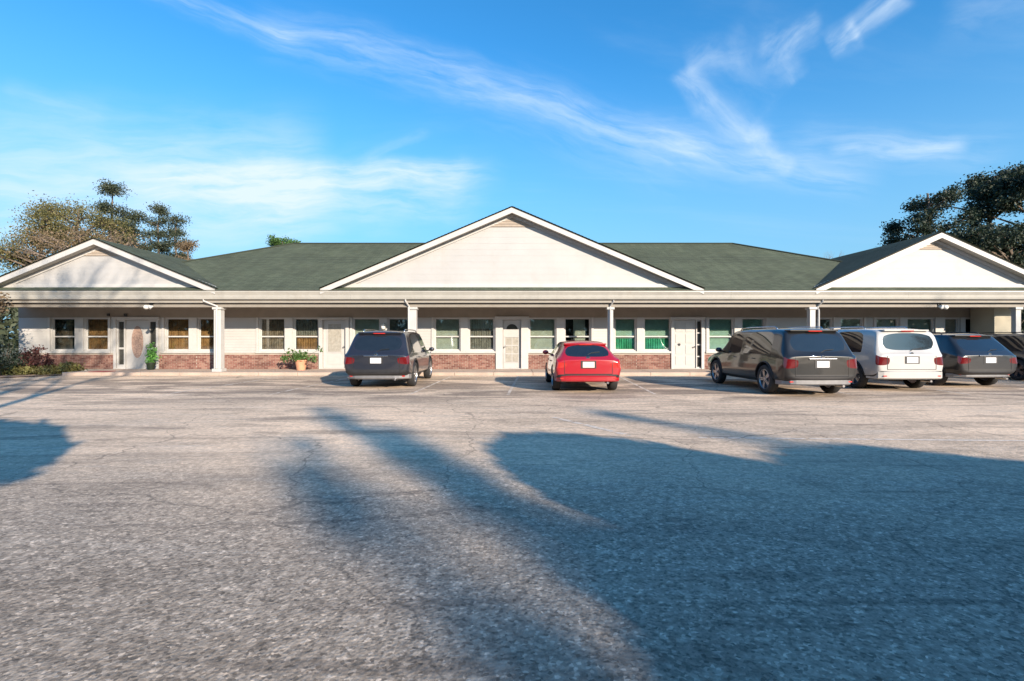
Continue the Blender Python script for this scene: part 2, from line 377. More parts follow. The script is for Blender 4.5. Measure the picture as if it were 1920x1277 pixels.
# painted stall lines, worn; one pale strip stands in for a sunlit gap
def stripe(name, a, b, wd, z=0.004, broken=0.15, seed=1):
    r = random.Random(seed); a, b = Vector((*a, 0)), Vector((*b, 0)); L = (b-a).length; t = (b-a)/L; n = Vector((-t.y, t.x, 0))
    vs, fs = [], []; s = 0.0; N = int(L/0.06)
    for i in range(N):
        if r.random() < broken: continue
        p0, p1 = a+t*(i*L/N), a+t*((i+1)*L/N)
        w0, w1 = wd/2*(r.uniform(.72, 1)), wd/2*(r.uniform(.72, 1))
        k = len(vs); vs += [p0+n*w0, p0-n*w1, p1-n*w1, p1+n*w0]; fs.append((k, k+1, k+2, k+3))
    me = bpy.data.meshes.new(name); me.from_pydata([(v.x, v.y, z) for v in vs], [], fs); me.materials.append(M['paint'])
    o = bpy.data.objects.new(name, me); col.objects.link(o); o['kind'] = 'structure'; return o
stripe('painted_or_sunlit_line', (0.75, 9.3), (1.75, 7.55), 0.12, seed=3)['label'] = 'short pale strip drawn in for a gap of sunlight at the edge of the big shadow'  # pale strip painted where sunlight falls between tree shadows
stripe('painted_or_sunlit_line', (2.7, 7.4), (10.5, 7.0), 0.10, broken=.1, seed=5)['label'] = 'long faded white line across the right of the lot'
for i, x in enumerate((-8.6, -5.9, -2.35, 0.15, 3.9, 8.9, 11.9, 15.3)):
    stripe('stall_line', (x-.25, 13.0), (x+.1, 19.4), 0.09, broken=.25, seed=10+i)

# walk with kerb face, in slabs
walk = MB(); x = -17.2; k = 0
while x < 21.4:
    x1 = min(x+1.5, 21.4); walk.box(x+.006, x1-.006, 19.56, 21.8, -0.03, 0.12+rnd.uniform(-.003, .003)); x = x1
wo_ = walk.build('walkway', M['concrete'], bevel=0.012); tag(wo_, 'raised pinkish concrete walk under the porch', kind='structure')

# ------------------------------------------------------------------ building
WY = 21.8            # wall plane
FY = 19.7            # fascia / gutter plane
def wx(px): return (px-960)/44.0
def cx(px): return (px-960)/48.0
bld = empty('building', (0, 21.0, 0)); 
tag(bld, 'long single-storey white building with three gables, green shingle roof and front porch', 'building')
OFF = Matrix.Translation((0, -21.0, 0))
def bp(mb, name, mat, parent=None, **kw):       # building part: geometry given in world coordinates
    if parent is None or parent is bld: mb.v = [(a, b-21.0, c) for a, b, c in mb.v]; return mb.build(name, mat, bld, **kw)
    mb.v = [(a, b-21.0, c) for a, b, c in mb.v]; return mb.build(name, mat, parent, **kw)

ZW0, ZW1 = 0.87, 2.28          # window opening
ZD = 2.20
WIN = [(98, 144, 'dark'), (160, 206, 'amber'), (311, 357, 'amber'), (372, 406, 'amber'), (487, 536, 'brown'), (551, 599, 'brown2'),
       (662, 714, 'pale'), (727, 768, 'mid'), (814, 864, 'pale'), (878, 928, 'midb'), (991, 1043, 'pale'), (1057, 1108, 'half'),
       (1151, 1193, 'green'), (1206, 1258, 'green'), (1327, 1375, 'pgreen'), (1389, 1434, 'pgreen'), (1533, 1560, 'mid'), (1573, 1617, 'pale'),
       (1640, 1684, 'pale'), (1698, 1750, 'pale'), (1768, 1797, 'mid'), (1806, 1834, 'mid')]
DOOR = [(222, 297, 'oval'), (604, 652, 'glass'), (943, 977, 'fan'), (1262, 1313, 'grid')]
XL, XR = wx(38), wx(1868)
opens = sorted([(wx(a), wx(b), 'w', k) for a, b, k in WIN] + [(wx(a), wx(b), 'd', k) for a, b, k in DOOR])
# siding, lapped boards; brick wainscot; upper wall
def lap(mb, x0, x1, z0, z1, y, h=0.115):
    z = z0
    while z < z1-1e-4:
        ze = min(z+h, z1); k = len(mb.v)
        mb.add([(x0, y-.016, z), (x1, y-.016, z), (x1, y-.002, ze), (x0, y-.002, ze), (x0, y, z), (x1, y, z)], [(0, 1, 2, 3), (4, 5, 1, 0)]); z = ze
sid, mort, bricks, upp, core = MB(), MB(), MB(), MB(), MB()
def brick_run(x0, x1, z0=0.12, z1=0.78):
    row = 0; z = z0+.005
    while z+.057 < z1:
        x = x0 - (0.105 if row % 2 else 0)
        while x < x1:
            a, b_ = max(x, x0)+.004, min(x+.2, x1)-.004
            if b_-a > .03:
                y0 = WY-.085-rnd.uniform(0, .006); bricks.box(a, b_, y0, WY-.05, z, z+.058)
            x += .21
        z += .067; row += 1
prev = XL
segs = []
for (a, b, t_, k) in opens + [(XR, XR, 'e', '')]:
    if a > prev: segs.append((prev, a, 'solid'))
    if t_ == 'w': segs.append((a, b, 'w'))
    prev = max(prev, b)
for (a, b, t_) in segs:
    if t_ == 'solid':
        lap(sid, a, b, 0.80, 2.30, WY-.045); core.box(a, b, WY-.043, WY+.15, 0.02, 2.9)
        nearer = False
        brick_run(a, b); mort.box(a, b, WY-.075, WY-.048, 0.10, 0.79)
    else:
        core.box(a, b, WY-.043, WY+.15, 0.02, ZW0); core.box(a, b, WY-.043, WY+.15, ZW1, 2.9)
        brick_run(a, b); mort.box(a, b, WY-.075, WY-.048, 0.10, 0.79)
for (a, b, t_, k) in opens:
    if t_ == 'd': core.box(a, b, WY-.043, WY+.15, ZD+.02, 2.9)
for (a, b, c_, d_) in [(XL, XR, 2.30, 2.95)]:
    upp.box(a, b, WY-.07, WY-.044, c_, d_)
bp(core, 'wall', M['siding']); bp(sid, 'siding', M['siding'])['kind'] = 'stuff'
bp(mort, 'brick_backing', M['mortar'])['kind'] = 'stuff'
bo = bp(bricks, 'brickwork', M['brick']); bo['kind'] = 'stuff'; bo['label'] = 'low red brick base under the windows'
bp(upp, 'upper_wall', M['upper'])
# window sill ledge (one per run of windows)
runs = []
for (a, b, t_, k) in opens:
    if t_ != 'w': continue
    if runs and a-runs[-1][1] < .55 and not any(o[2] == 'd' and runs[-1][1] <= o[0] <= a for o in opens): runs[-1][1] = b
    else: runs.append([a, b])
for (a, b) in runs:
    bp(MB().box(a-.12, b+.12, WY-.13, WY-.02, 0.79, ZW0-.003), 'window_ledge', M['trim'], bevel=.006)
# rooms behind: closed dark box
room = MB()
room.add([(XL, WY+.9, 0), (XR, WY+.9, 0), (XR, WY+.9, 2.9), (XL, WY+.9, 2.9)], [(0, 1, 2, 3)])
bp(room, 'interior_wall', M['interior'])

def window(a, b, kind):
    y = WY
    fr = MB(); fw = .05
    for (p, q, r_, s_) in ((a, a+fw, ZW0, ZW1), (b-fw, b, ZW0, ZW1), (a+fw, b-fw, ZW0, ZW0+fw), (a+fw, b-fw, ZW1-fw, ZW1)):
        fr.box(p, q, y-.03, y+.11, r_, s_)
    f = bp(fr, 'window', M['trim'])
    zm = ZW0+.62
    sh = MB(); sh.box(a+fw, b-fw, y+.03, y+.075, zm-.025, zm+.03)
    for (p, q) in ((a+fw, a+fw+.03), (b-fw-.03, b-fw)): sh.box(p, q, y+.04, y+.072, ZW0+fw, ZW1-fw)
    sh.box(a+fw+.03, b-fw-.03, y+.04, y+.072, ZW0+fw, ZW0+fw+.035)
    bp(sh, 'sash', M['trim'], f)
    for (z0, z1) in ((ZW0+fw+.035, zm-.025), (zm+.03, ZW1-fw)):
        bp(MB().box(a+fw+.03, b-fw-.03, y+.052, y+.058, z0, z1), 'pane', M['glass'], f)
    def curt(mat, x0, x1, z0, z1, name='curtain', wave=.018):
        mb = MB(); n = max(6, int((x1-x0)/.03)); k0 = len(mb.v)
        for i in range(n+1):
            xx = x0+(x1-x0)*i/n; yy = y+.15+wave*math.sin(i*1.9+rnd.uniform(-.3, .3))
            mb.v += [(xx, yy, z0), (xx, yy, z1)]
        for i in range(n): mb.f.append((k0+2*i, k0+2*i+2, k0+2*i+3, k0+2*i+1))
        bp(mb, name, mat, f)
    def blind(mat, z0, z1, x0=None, x1=None):
        mb = MB(); z = z0; x0 = x0 or a+.02; x1 = x1 or b-.02
        while z < z1:
            mb.add([(x0, y+.125, z), (x1, y+.125, z), (x1, y+.15, z+.045), (x0, y+.15, z+.045)], [(0, 1, 2, 3)]); z += .042
        bp(mb, 'blind', mat, f)
    if kind == 'amber': curt(M['amber'], a, b, ZW0, ZW1, wave=.03)
    elif kind == 'dark': curt(M['brown'], a, b-.3*(b-a), ZW0+.1, ZW1, wave=.03)
    elif kind == 'brown': curt(M['brown'], a, b, ZW0, ZW1); 
    elif kind == 'brown2': curt(M['midgrey'], a, b, zm, ZW1); curt(M['amber'], a+.1, b-.1, ZW0, zm+.05)
    elif kind == 'pale': blind(M['blind'], ZW0+rnd.choice((.02, .02, .08)), ZW1)
    elif kind == 'mid': blind(M['midgrey'], ZW0+.3, ZW1)
    elif kind == 'midb': curt(M['midgrey'], a, b, ZW0, ZW1); blind(M['blind'], ZW1-.45, ZW1)
    elif kind == 'half': blind(M['blind'], ZW0, ZW1, a+.36*(b-a), a+.80*(b-a))
    elif kind == 'green': blind(M['blindgreen'], zm-.08, ZW1); curt(M['greencloth'], a, b, ZW0, zm)
    elif kind == 'pgreen': blind(M['blindgreen'], ZW0+.02, ZW1)
    return f
for (a, b, t_, k) in opens:
    if t_ == 'w': window(a, b, k)
# vertical trim boards between and beside windows
for i, (a, b, t_, k) in enumerate(opens):
    if t_ != 'w': continue
    if i and opens[i-1][2] == 'w' and a-opens[i-1][1] < .5:
        bp(MB().box(opens[i-1][1]+.004, a-.004, WY-.10, WY-.063, ZW0, 2.30), 'mullion_board', M['trim'])
    else: bp(MB().box(a-.10, a-.004, WY-.10, WY-.063, ZW0, 2.30), 'side_board', M['trim'])
    if not (i+1 < len(opens) and opens[i+1][2] == 'w' and opens[i+1][0]-b < .5):
        bp(MB().box(b+.004, b+.10, WY-.10, WY-.063, ZW0, 2.30), 'side_board', M['trim'])

def ellipse(cx_, cz, rx, rz, n=24, a0=0, a1=2*math.pi):
    full = abs(a1-a0-2*math.pi) < 1e-3
    return [(cx_+rx*math.cos(a0+(a1-a0)*i/(n if full else n-1)), cz+rz*math.sin(a0+(a1-a0)*i/(n if full else n-1))) for i in range(n)]
def door_casing(a, b, head=.16, side=.12, z=ZD):
    c = MB(); c.box(a-side, a, WY-.14, WY+.1, .12, z); c.box(b, b+side, WY-.14, WY+.1, .12, z); c.box(a-side-.04, b+side+.04, WY-.16, WY+.1, z, z+head)
    c.box(a, b, WY-.11, WY+.12, .12, .15)
    return bp(c, 'door_frame', M['trim'], bevel=.005)
def leaf(a, b, fr, z=ZD):
    return bp(MB().box(a+.01, b-.01, WY-.0, WY+.045, .155, z-.01), 'door', M['doorpaint'], bevel=.004)
def handle(dr, x, z=1.05):
    h = MB().tube([(x, WY-.005, z), (x, WY-.06, z)], .018, 8); h.lathe([(0.0, -.035), (.03, -.025), (.036, 0), (.03, .02), (0, .03)], (x, WY-.075, z), 'y', 12)
    bp(h, 'handle', M['chrome'], dr, smooth=True)
for (a, b, k) in [(wx(p), wx(q), k) for p, q, k in DOOR]:
    if k == 'oval':
        d0, d1 = wx(237), wx(281)
        fr = door_casing(a, b, .12, .10)
        for (s0, s1) in ((a, d0), (d1, b)):
            s = MB(); s.box(s0, s0+.05, WY-.06, WY+.08, .15, ZD); s.box(s1-.05, s1, WY-.06, WY+.08, .15, ZD)
            for z0, z1 in ((.15, .30), (.95, 1.03), (ZD-.08, ZD)): s.box(s0+.05, s1-.05, WY-.05, WY+.07, z0, z1)
            sl = bp(s, 'sidelight', M['trim'])
            for z0, z1 in ((.30, .95), (1.03, ZD-.08)): bp(MB().box(s0+.05, s1-.05, WY+.0, WY+.01, z0, z1), 'pane', M['darkglass'], sl)
        dr = leaf(d0, d1, fr)
        mx = (d0+d1)/2
        bp(MB().prism_y(ellipse(mx, 1.26, .31, .74, 32), WY-.018, WY-.001), 'glass_surround', M['doorpaint'], dr, bevel=.003)
        bp(MB().prism_y(ellipse(mx, 1.26, .25, .68, 32), WY-.026, WY-.019), 'oval_glass', M['ovalglass'], dr)
        handle(dr, d1-.08)
    elif k == 'glass':
        fr = door_casing(a+.05, b-.05, .10, .14); dr = leaf(a+.05, b-.05, fr)
        bp(MB().box(a+.27, b-.27, WY-.012, WY-.002, .85, 2.02), 'door_glass', M['doorglass'], dr)
        m_ = MB(); 
        for (p, q, r_, s_) in ((a+.22, a+.265, .8, 2.07), (b-.265, b-.22, .8, 2.07), (a+.265, b-.265, .8, .845), (a+.265, b-.265, 2.025, 2.07)): m_.box(p, q, WY-.02, WY-.002, r_, s_)
        bp(m_, 'glass_frame', M['doorpaint'], dr); bp(MB().box(a+.25, b-.25, WY-.012, WY-.002, .3, .68), 'door_panel', M['doorpaint'], dr, bevel=.004)
        handle(dr, b-.14)
    elif k == 'fan':
        fr = door_casing(a, b, .14, .30); dr = leaf(a, b, fr); mx = (a+b)/2
        bp(MB().prism_y(ellipse(mx, 1.80, .24, .22, 16, 0, math.pi), WY-.014, WY-.002), 'fanlight', M['darkglass'], dr)
        bp(MB().box(a+.12, b-.12, WY-.012, WY-.002, .42, 1.45), 'door_glass', M['doorglass'], dr)
        m_ = MB()
        for z in (.38, .74, 1.10, 1.46): m_.box(a+.09, b-.09, WY-.02, WY-.0125, z, z+.035)
        m_.box(mx-.015, mx+.015, WY-.0195, WY-.013, .42, 1.45); bp(m_, 'glazing_bar', M['doorpaint'], dr); handle(dr, a+.07)
    else:
        fr = door_casing(a, b, .12, .12); d1 = b-.20; dr = leaf(a, d1, fr)
        for r_ in range(4):
            for c_ in range(2):
                xx = a+.10+c_*((d1-a-.12)/2); zz_ = .28+r_*.47
                bp(MB().box(xx, xx+(d1-a)/2-.16, WY-.014, WY-.002, zz_, zz_+.38), 'door_panel', M['doorpaint'], dr, bevel=.006)
        bp(MB().lathe([(0, -.02), (.055, -.018), (.055, 0)], (a+.25, WY-.012, 1.15), 'y', 14), 'knocker', M['black'], dr)
        s = MB(); s.box(d1, d1+.04, WY-.05, WY+.07, .15, ZD)
        for z in (.15, .62, 1.12, 1.62, ZD-.06): s.box(d1+.04, b, WY-.04, WY+.06, z, z+.05)
        sl = bp(s, 'sidelight', M['trim']); bp(MB().box(d1+.04, b, WY+.01, WY+.02, .2, ZD-.06), 'pane', M['darkglass'], sl); handle(dr, d1-.08)

# porch: beam, ceiling, columns
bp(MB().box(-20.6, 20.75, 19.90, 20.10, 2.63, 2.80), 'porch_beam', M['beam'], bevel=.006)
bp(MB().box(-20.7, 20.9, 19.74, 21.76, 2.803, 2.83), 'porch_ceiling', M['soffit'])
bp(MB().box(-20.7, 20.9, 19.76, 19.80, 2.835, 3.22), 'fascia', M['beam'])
for px, wd in ((411, .27), (775, .27), (1144, .20), (1521, .22), (1905, .2)):
    c = MB(); X = cx(px); h = wd/2
    c.box(X-h, X+h, 20-h, 20+h, .24, 2.54)
    cc = bp(c, 'column', M['trim'], bevel=.012)
    for z0, z1, e in ((.12, .24, .05), (2.54, 2.63, .045)):
        bp(MB().box(X-h-e, X+h+e, 20-h-e, 20+h+e, z0, z1), 'column_cap' if z0 > 1 else 'column_foot', M['trim'], cc, bevel=.008)
# gutter: ogee profile run along x, in sections
def gutter(x0, x1):
    prof = [(19.76, 3.24), (19.60, 3.24), (19.595, 3.20), (19.615, 3.15), (19.64, 3.08), (19.645, 2.99), (19.66, 2.92), (19.76, 2.92)]
    mb = MB(); n = len(prof); vs = [(x0, y, z) for y, z in prof] + [(x1, y, z) for y, z in prof]
    fs = [tuple(range(n)), tuple(range(2*n-1, n-1, -1))] + [(i, (i+1) % n, n+(i+1) % n, n+i) for i in range(n)]
    mb.add(vs, fs); o = bp(mb, 'gutter', M['gutter'])
xs = [-20.9, -13.0, -6.2, 1.0, 8.4, 15.2, 21.6]
for a, b in zip(xs, xs[1:]): gutter(a+.002, b-.002)
for px, side in ((395, 1), (768, 1), (1143, -1), (1530, -1)):
    X = cx(px); e = X+.33*side if px == 395 else X
    path = [(X-.1*side, 19.70, 2.93), (X-.1*side, 19.70, 2.86), (e, 19.88, 2.66), (e, 19.82, 2.50), (e, 19.82, .2), (e, 19.74, .15)]
    if px in (395,): path = path[:4] + [(e, 19.82, .25)]
    bp(MB().tube(path, .035, 8), 'downspout', M['trim'])
# gables
def gable(cx0, half, z0, zap, wallY, name_vent=False, backY=27.5):
    sl = (zap-z0)/half
    # siding boards laid as stepped strips
    gz = z0+.06; mb = MB(); z = gz; topz = zap-.20
    while z < topz-.02:
        ze = min(z+.24, topz)
        hw0 = half-.12-(z-z0)/sl; hw1 = half-.12-(ze-z0)/sl
        if hw1 < .02: break
        mb.add([(cx0-hw0, wallY-.006, z), (cx0+hw0, wallY-.006, z), (cx0+hw1, wallY-.002, ze), (cx0-hw1, wallY-.002, ze), (cx0-hw0, wallY, z), (cx0+hw0, wallY, z)], [(0, 1, 2, 3), (4, 5, 1, 0)])
        z = ze
    gw = bp(mb, 'gable_wall', M['gable'])
    bp(MB().prism_y([(cx0-half, z0), (cx0+half, z0), (cx0, zap-.05)], wallY+.002, wallY+.1), 'gable_backing', M['gable'])
    bp(MB().box(cx0-half+.4, cx0+half-.4, wallY-.05, wallY-.012, z0+.02, z0+.16), 'gable_base_board', M['trim'], bevel=.004)
    # triangular louvre vent at the top
    vt = zap-.30; vh = .42 if half > 6 else .34; vw = vh/sl
    v = MB(); v.prism_y([(cx0-vw, vt-vh), (cx0+vw, vt-vh), (cx0, vt)], wallY-.03, wallY-.011)
    vo = bp(v, 'gable_vent', M['vent'])
    zz_ = vt-vh+.05
    sm = MB()
    while zz_ < vt-.06:
        ww_ = (vt-zz_)/sl-.05; sm.add([(cx0-ww_, wallY-.055, zz_-.02), (cx0+ww_, wallY-.055, zz_-.02), (cx0+ww_, wallY-.031, zz_+.02), (cx0-ww_, wallY-.031, zz_+.02)], [(0, 1, 2, 3)]); zz_ += .06
    bp(sm, 'louvre', M['vent'], vo)
    # rake boards: outer board and soffit, roof slab on top
    for s in (-1, 1):
        yF = 19.60
        ex = cx0+s*(half+.02); ez = z0-.02
        def P(off0, off1): return [(cx0, zap-off1), (ex, ez-off1), (ex, ez-off0), (cx0, zap-off0)]
        bp(MB().prism_y(P(.045, .25), yF, yF+.035), 'rake_board', M['trim'], bevel=.004)
        bp(MB().prism_y(P(.20, .225), yF+.037, wallY-.012), 'rake_soffit', M['soffit'])
        bp(MB().prism_y(P(.235, .36), wallY-.045, wallY-.013), 'frieze_board', M['trim'])
        # roof slope with stepped shingle courses
        roof_slope([(cx0, yF-.03, zap), (ex+s*.04, yF-.03, ez-.02), (ex+s*.04, backY, ez-.02), (cx0, backY, zap)], 'roof')
        bp(MB().add([(cx0, yF-.028, zap-.042), (ex+s*.03, yF-.028, ez-.06), (ex+s*.03, backY, ez-.06), (cx0, backY, zap-.042)], [(0, 1, 2, 3)]), 'roof_deck', M['soffit'])
    # pent strip below gable wall
    roof_slope([(cx0+half-.05, wallY-.02, z0+.03), (cx0+half-.05, 19.615, 3.255), (cx0-half+.05, 19.615, 3.255), (cx0-half+.05, wallY-.02, z0+.03)], 'pent_roof', flat=True)
def roof_slope(q, name, flat=False, course=.14):
    # q: top-a, eave-a, eave-b, top-b. Courses run parallel to the eave; each course steps 8 mm.
    ta, ea, eb, tb = [Vector(p) for p in q]
    n = (eb-ea).cross(ta-ea); n = n.normalized() if n.length else Vector((0, 0, 1))
    if n.z < 0: n = -n
    L = ((ta-ea).length + (tb-eb).length)/2; N = max(1, int(L/course))
    up = ((ta+tb)/2-(ea+eb)/2); al = (eb-ea).normalized(); upd = n.cross(al)
    if upd.dot(up) < 0: upd = -upd
    vs, fs, uvs = [], [], []
    def uv(p): r_ = p-ea; return (r_.dot(al), r_.dot(upd))
    for i in range(N):
        f0, f1 = i/N, (i+1)/N
        a0, a1 = ea.lerp(ta, f0), ea.lerp(ta, f1); b0, b1 = eb.lerp(tb, f0), eb.lerp(tb, f1)
        st = n*.012
        k = len(vs); vs += [a0+st, b0+st, b1+n*.001, a1+n*.001, a0, b0]; fs += [(k, k+1, k+2, k+3), (k+4, k+5, k+1, k)]
        uvs += [uv(a0), uv(b0), uv(b1), uv(a1), uv(a0), uv(b0), uv(b0), uv(a0)]
    me = bpy.data.meshes.new(name); me.from_pydata([(v.x, v.y-21.0, v.z) for v in vs], [], fs)
    ul = me.uv_layers.new(name='UVMap')
    for l_, u in zip(ul.data, uvs): l_.uv = u
    me.materials.append(M['roof']); o = bpy.data.objects.new(name, me); col.objects.link(o); o.parent = bld; return o
gable(0.0, 7.33, 3.38, 6.48, 19.98, backY=27.0)
gable(-16.02, 4.62, 3.38, 5.27, 19.98, backY=26.0)
gable(16.47, 4.80, 3.38, 5.52, 19.98, backY=26.5)
# main hipped roof
ZR = 6.42; YR = 27.2; E0 = 19.58; ZE = 3.255
XHL, XHR = -11.6, 11.7
roof_slope([(XHL, YR, ZR), (XHL-7.3, E0, ZE), (XHR+7.3, E0, ZE), (XHR, YR, ZR)], 'roof')
roof_slope([(XHL, YR, ZR), (XHL-7.3, YR+7.6, ZE), (XHL-7.3, E0, ZE), (XHL, YR, ZR)], 'roof')
roof_slope([(XHR, YR, ZR), (XHR+7.3, E0, ZE), (XHR+7.3, YR+7.6, ZE), (XHR, YR, ZR)], 'roof')
roof_slope([(XHR, YR, ZR), (XHR+7.3, YR+7.6, ZE), (XHL-7.3, YR+7.6, ZE), (XHL, YR, ZR)], 'roof')
cap = MB()
hl = Vector((XHL, YR, ZR+.02)).lerp(Vector((XHL-7.3, E0, ZE+.02)), .62); hr = Vector((XHR, YR, ZR+.02)).lerp(Vector((XHR+7.3, E0, ZE+.02)), .62)
cap.tube([tuple(hl), (XHL, YR, ZR+.02), (XHR, YR, ZR+.02), tuple(hr)], .055, 6)
bp(cap, 'ridge_cap', M['roof'])
# back and side walls so the building is closed
bw = MB(); bw.box(-20.7, -20.5, 21.96, 34.6, 0, 3.3); bw.box(20.6, 20.8, 21.96, 34.6, 0, 3.3); bw.box(-20.5, 20.6, 34.4, 34.6, 0, 3.3)
bp(bw, 'rear_wall', M['siding'])
# left end beyond the last window: siding with brick
lw = MB(); lw.box(-20.7, XL-.002, WY-.04, WY+.15, 0, 2.95); bp(lw, 'end_wall', M['siding'])
# right end return wall (cream), closing the porch
rw = MB(); rw.box(19.42, 20.50, 20.62, 21.70, .12, 2.80); bp(rw, 'closet_wall', simple('cream_siding', (0.40, 0.36, 0.27), .6, vary=.06, scale=2, dirt=.12))
# security flood lights under the gutter
for px in (288, 1757):
    X = cx(px)
    fl = bp(MB().lathe([(0, 0), (.07, 0), (.07, .05), (0, .05)], (X, 19.86, 2.74), 'y', 14).tube([(X, 19.86, 2.74), (X, 19.78, 2.68)], .02), 'flood_light', M['black'])
    for s in (-1, 1):
        hd = MB().lathe([(0, -.09), (.035, -.085), (.05, -.03), (.085, .05), (.09, .06), (0, .055)], (0, 0, 0), 'y', 14)
        rot = Matrix.Rotation(R(-25*s), 3, 'Z') @ Matrix.Rotation(R(20), 3, 'X')
        hd.v = [tuple(Vector((X+s*.085, 19.72, 2.63)) + rot @ Vector((p[0], -p[1], p[2]))) for p in hd.v]
        bp(hd, 'lamp_head', M['lampwhite'], fl, smooth=True)
# wall lantern left of the second column and a pale sign block above
X = wx(721)
ln = bp(MB().box(X-.06, X+.06, WY-.13, WY-.065, 1.78, 2.05), 'wall_lantern', M['black'])
bp(MB().lathe([(0, -.13), (.075, -.11), (.105, 0), (.075, .10), (0, .13)], (X, WY-.20, 1.92), 'z', 14), 'globe', M['lampwhite'], ln, smooth=True)
for px in (208, 240):
    X = wx(px); bp(MB().lathe([(0, 0), (.05, 0), (.06, .09), (0, .11)], (X, WY-.13, 2.36), 'z', 10).box(X-.02, X+.02, WY-.13, WY-.07, 2.38, 2.42), 'porch_lamp', M['black'])

# ------------------------------------------------------------------ cars
def split_mesh(verts, faces, mats, keep):
    pass
def wheel(parent, x, y, r, wd, side, rimmat, spokes=5):
    t = MB(); rr = r
    prof = [(rr*.66, -wd/2*.9), (rr*.80, -wd/2), (rr*.93, -wd/2*.95), (rr*.99, -wd/2*.7), (rr, 0), (rr*.99, wd/2*.7), (rr*.93, wd/2*.95), (rr*.80, wd/2), (rr*.66, wd/2*.9)]
    t.lathe(prof + [prof[0]], (0, 0, 0), 'x', 32)
    to = t.build('wheel', M['tyre'], parent, smooth=True); to.location = (x, y, r)
    f = side*wd/2
    m = MB(); m.lathe([(rr*.68, f*.92), (rr*.655, f*.95), (rr*.62, f*.70), (rr*.60, -f*.6), (0, -f*.6)], (0, 0, 0), 'x', 32)
    for k in range(spokes):
        a = 2*math.pi*k/spokes
        for da in (-.13, .13):
            c, s_ = math.cos(a+da), math.sin(a+da); n = (-s_, c); h = .017*r/.35
            p0, p1 = .03, rr*.63
            q = [(p0*c+n[0]*h*1.4, p0*s_+n[1]*h*1.4), (p1*c+n[0]*h, p1*s_+n[1]*h), (p1*c-n[0]*h, p1*s_-n[1]*h), (p0*c-n[0]*h*1.4, p0*s_-n[1]*h*1.4)]
            vs = [(f*.78, a_, b_) for a_, b_ in q] + [(f*.60, a_, b_) for a_, b_ in q]
            m.add(vs, [(0, 1, 2, 3), (7, 6, 5, 4), (0, 4, 5, 1), (1, 5, 6, 2), (2, 6, 7, 3), (3, 7, 4, 0)])
    m.lathe([(0, f*.86), (rr*.13, f*.84), (rr*.17, f*.6)], (0, 0, 0), 'x', 16)
    m.build('rim', rimmat, to)
    return to

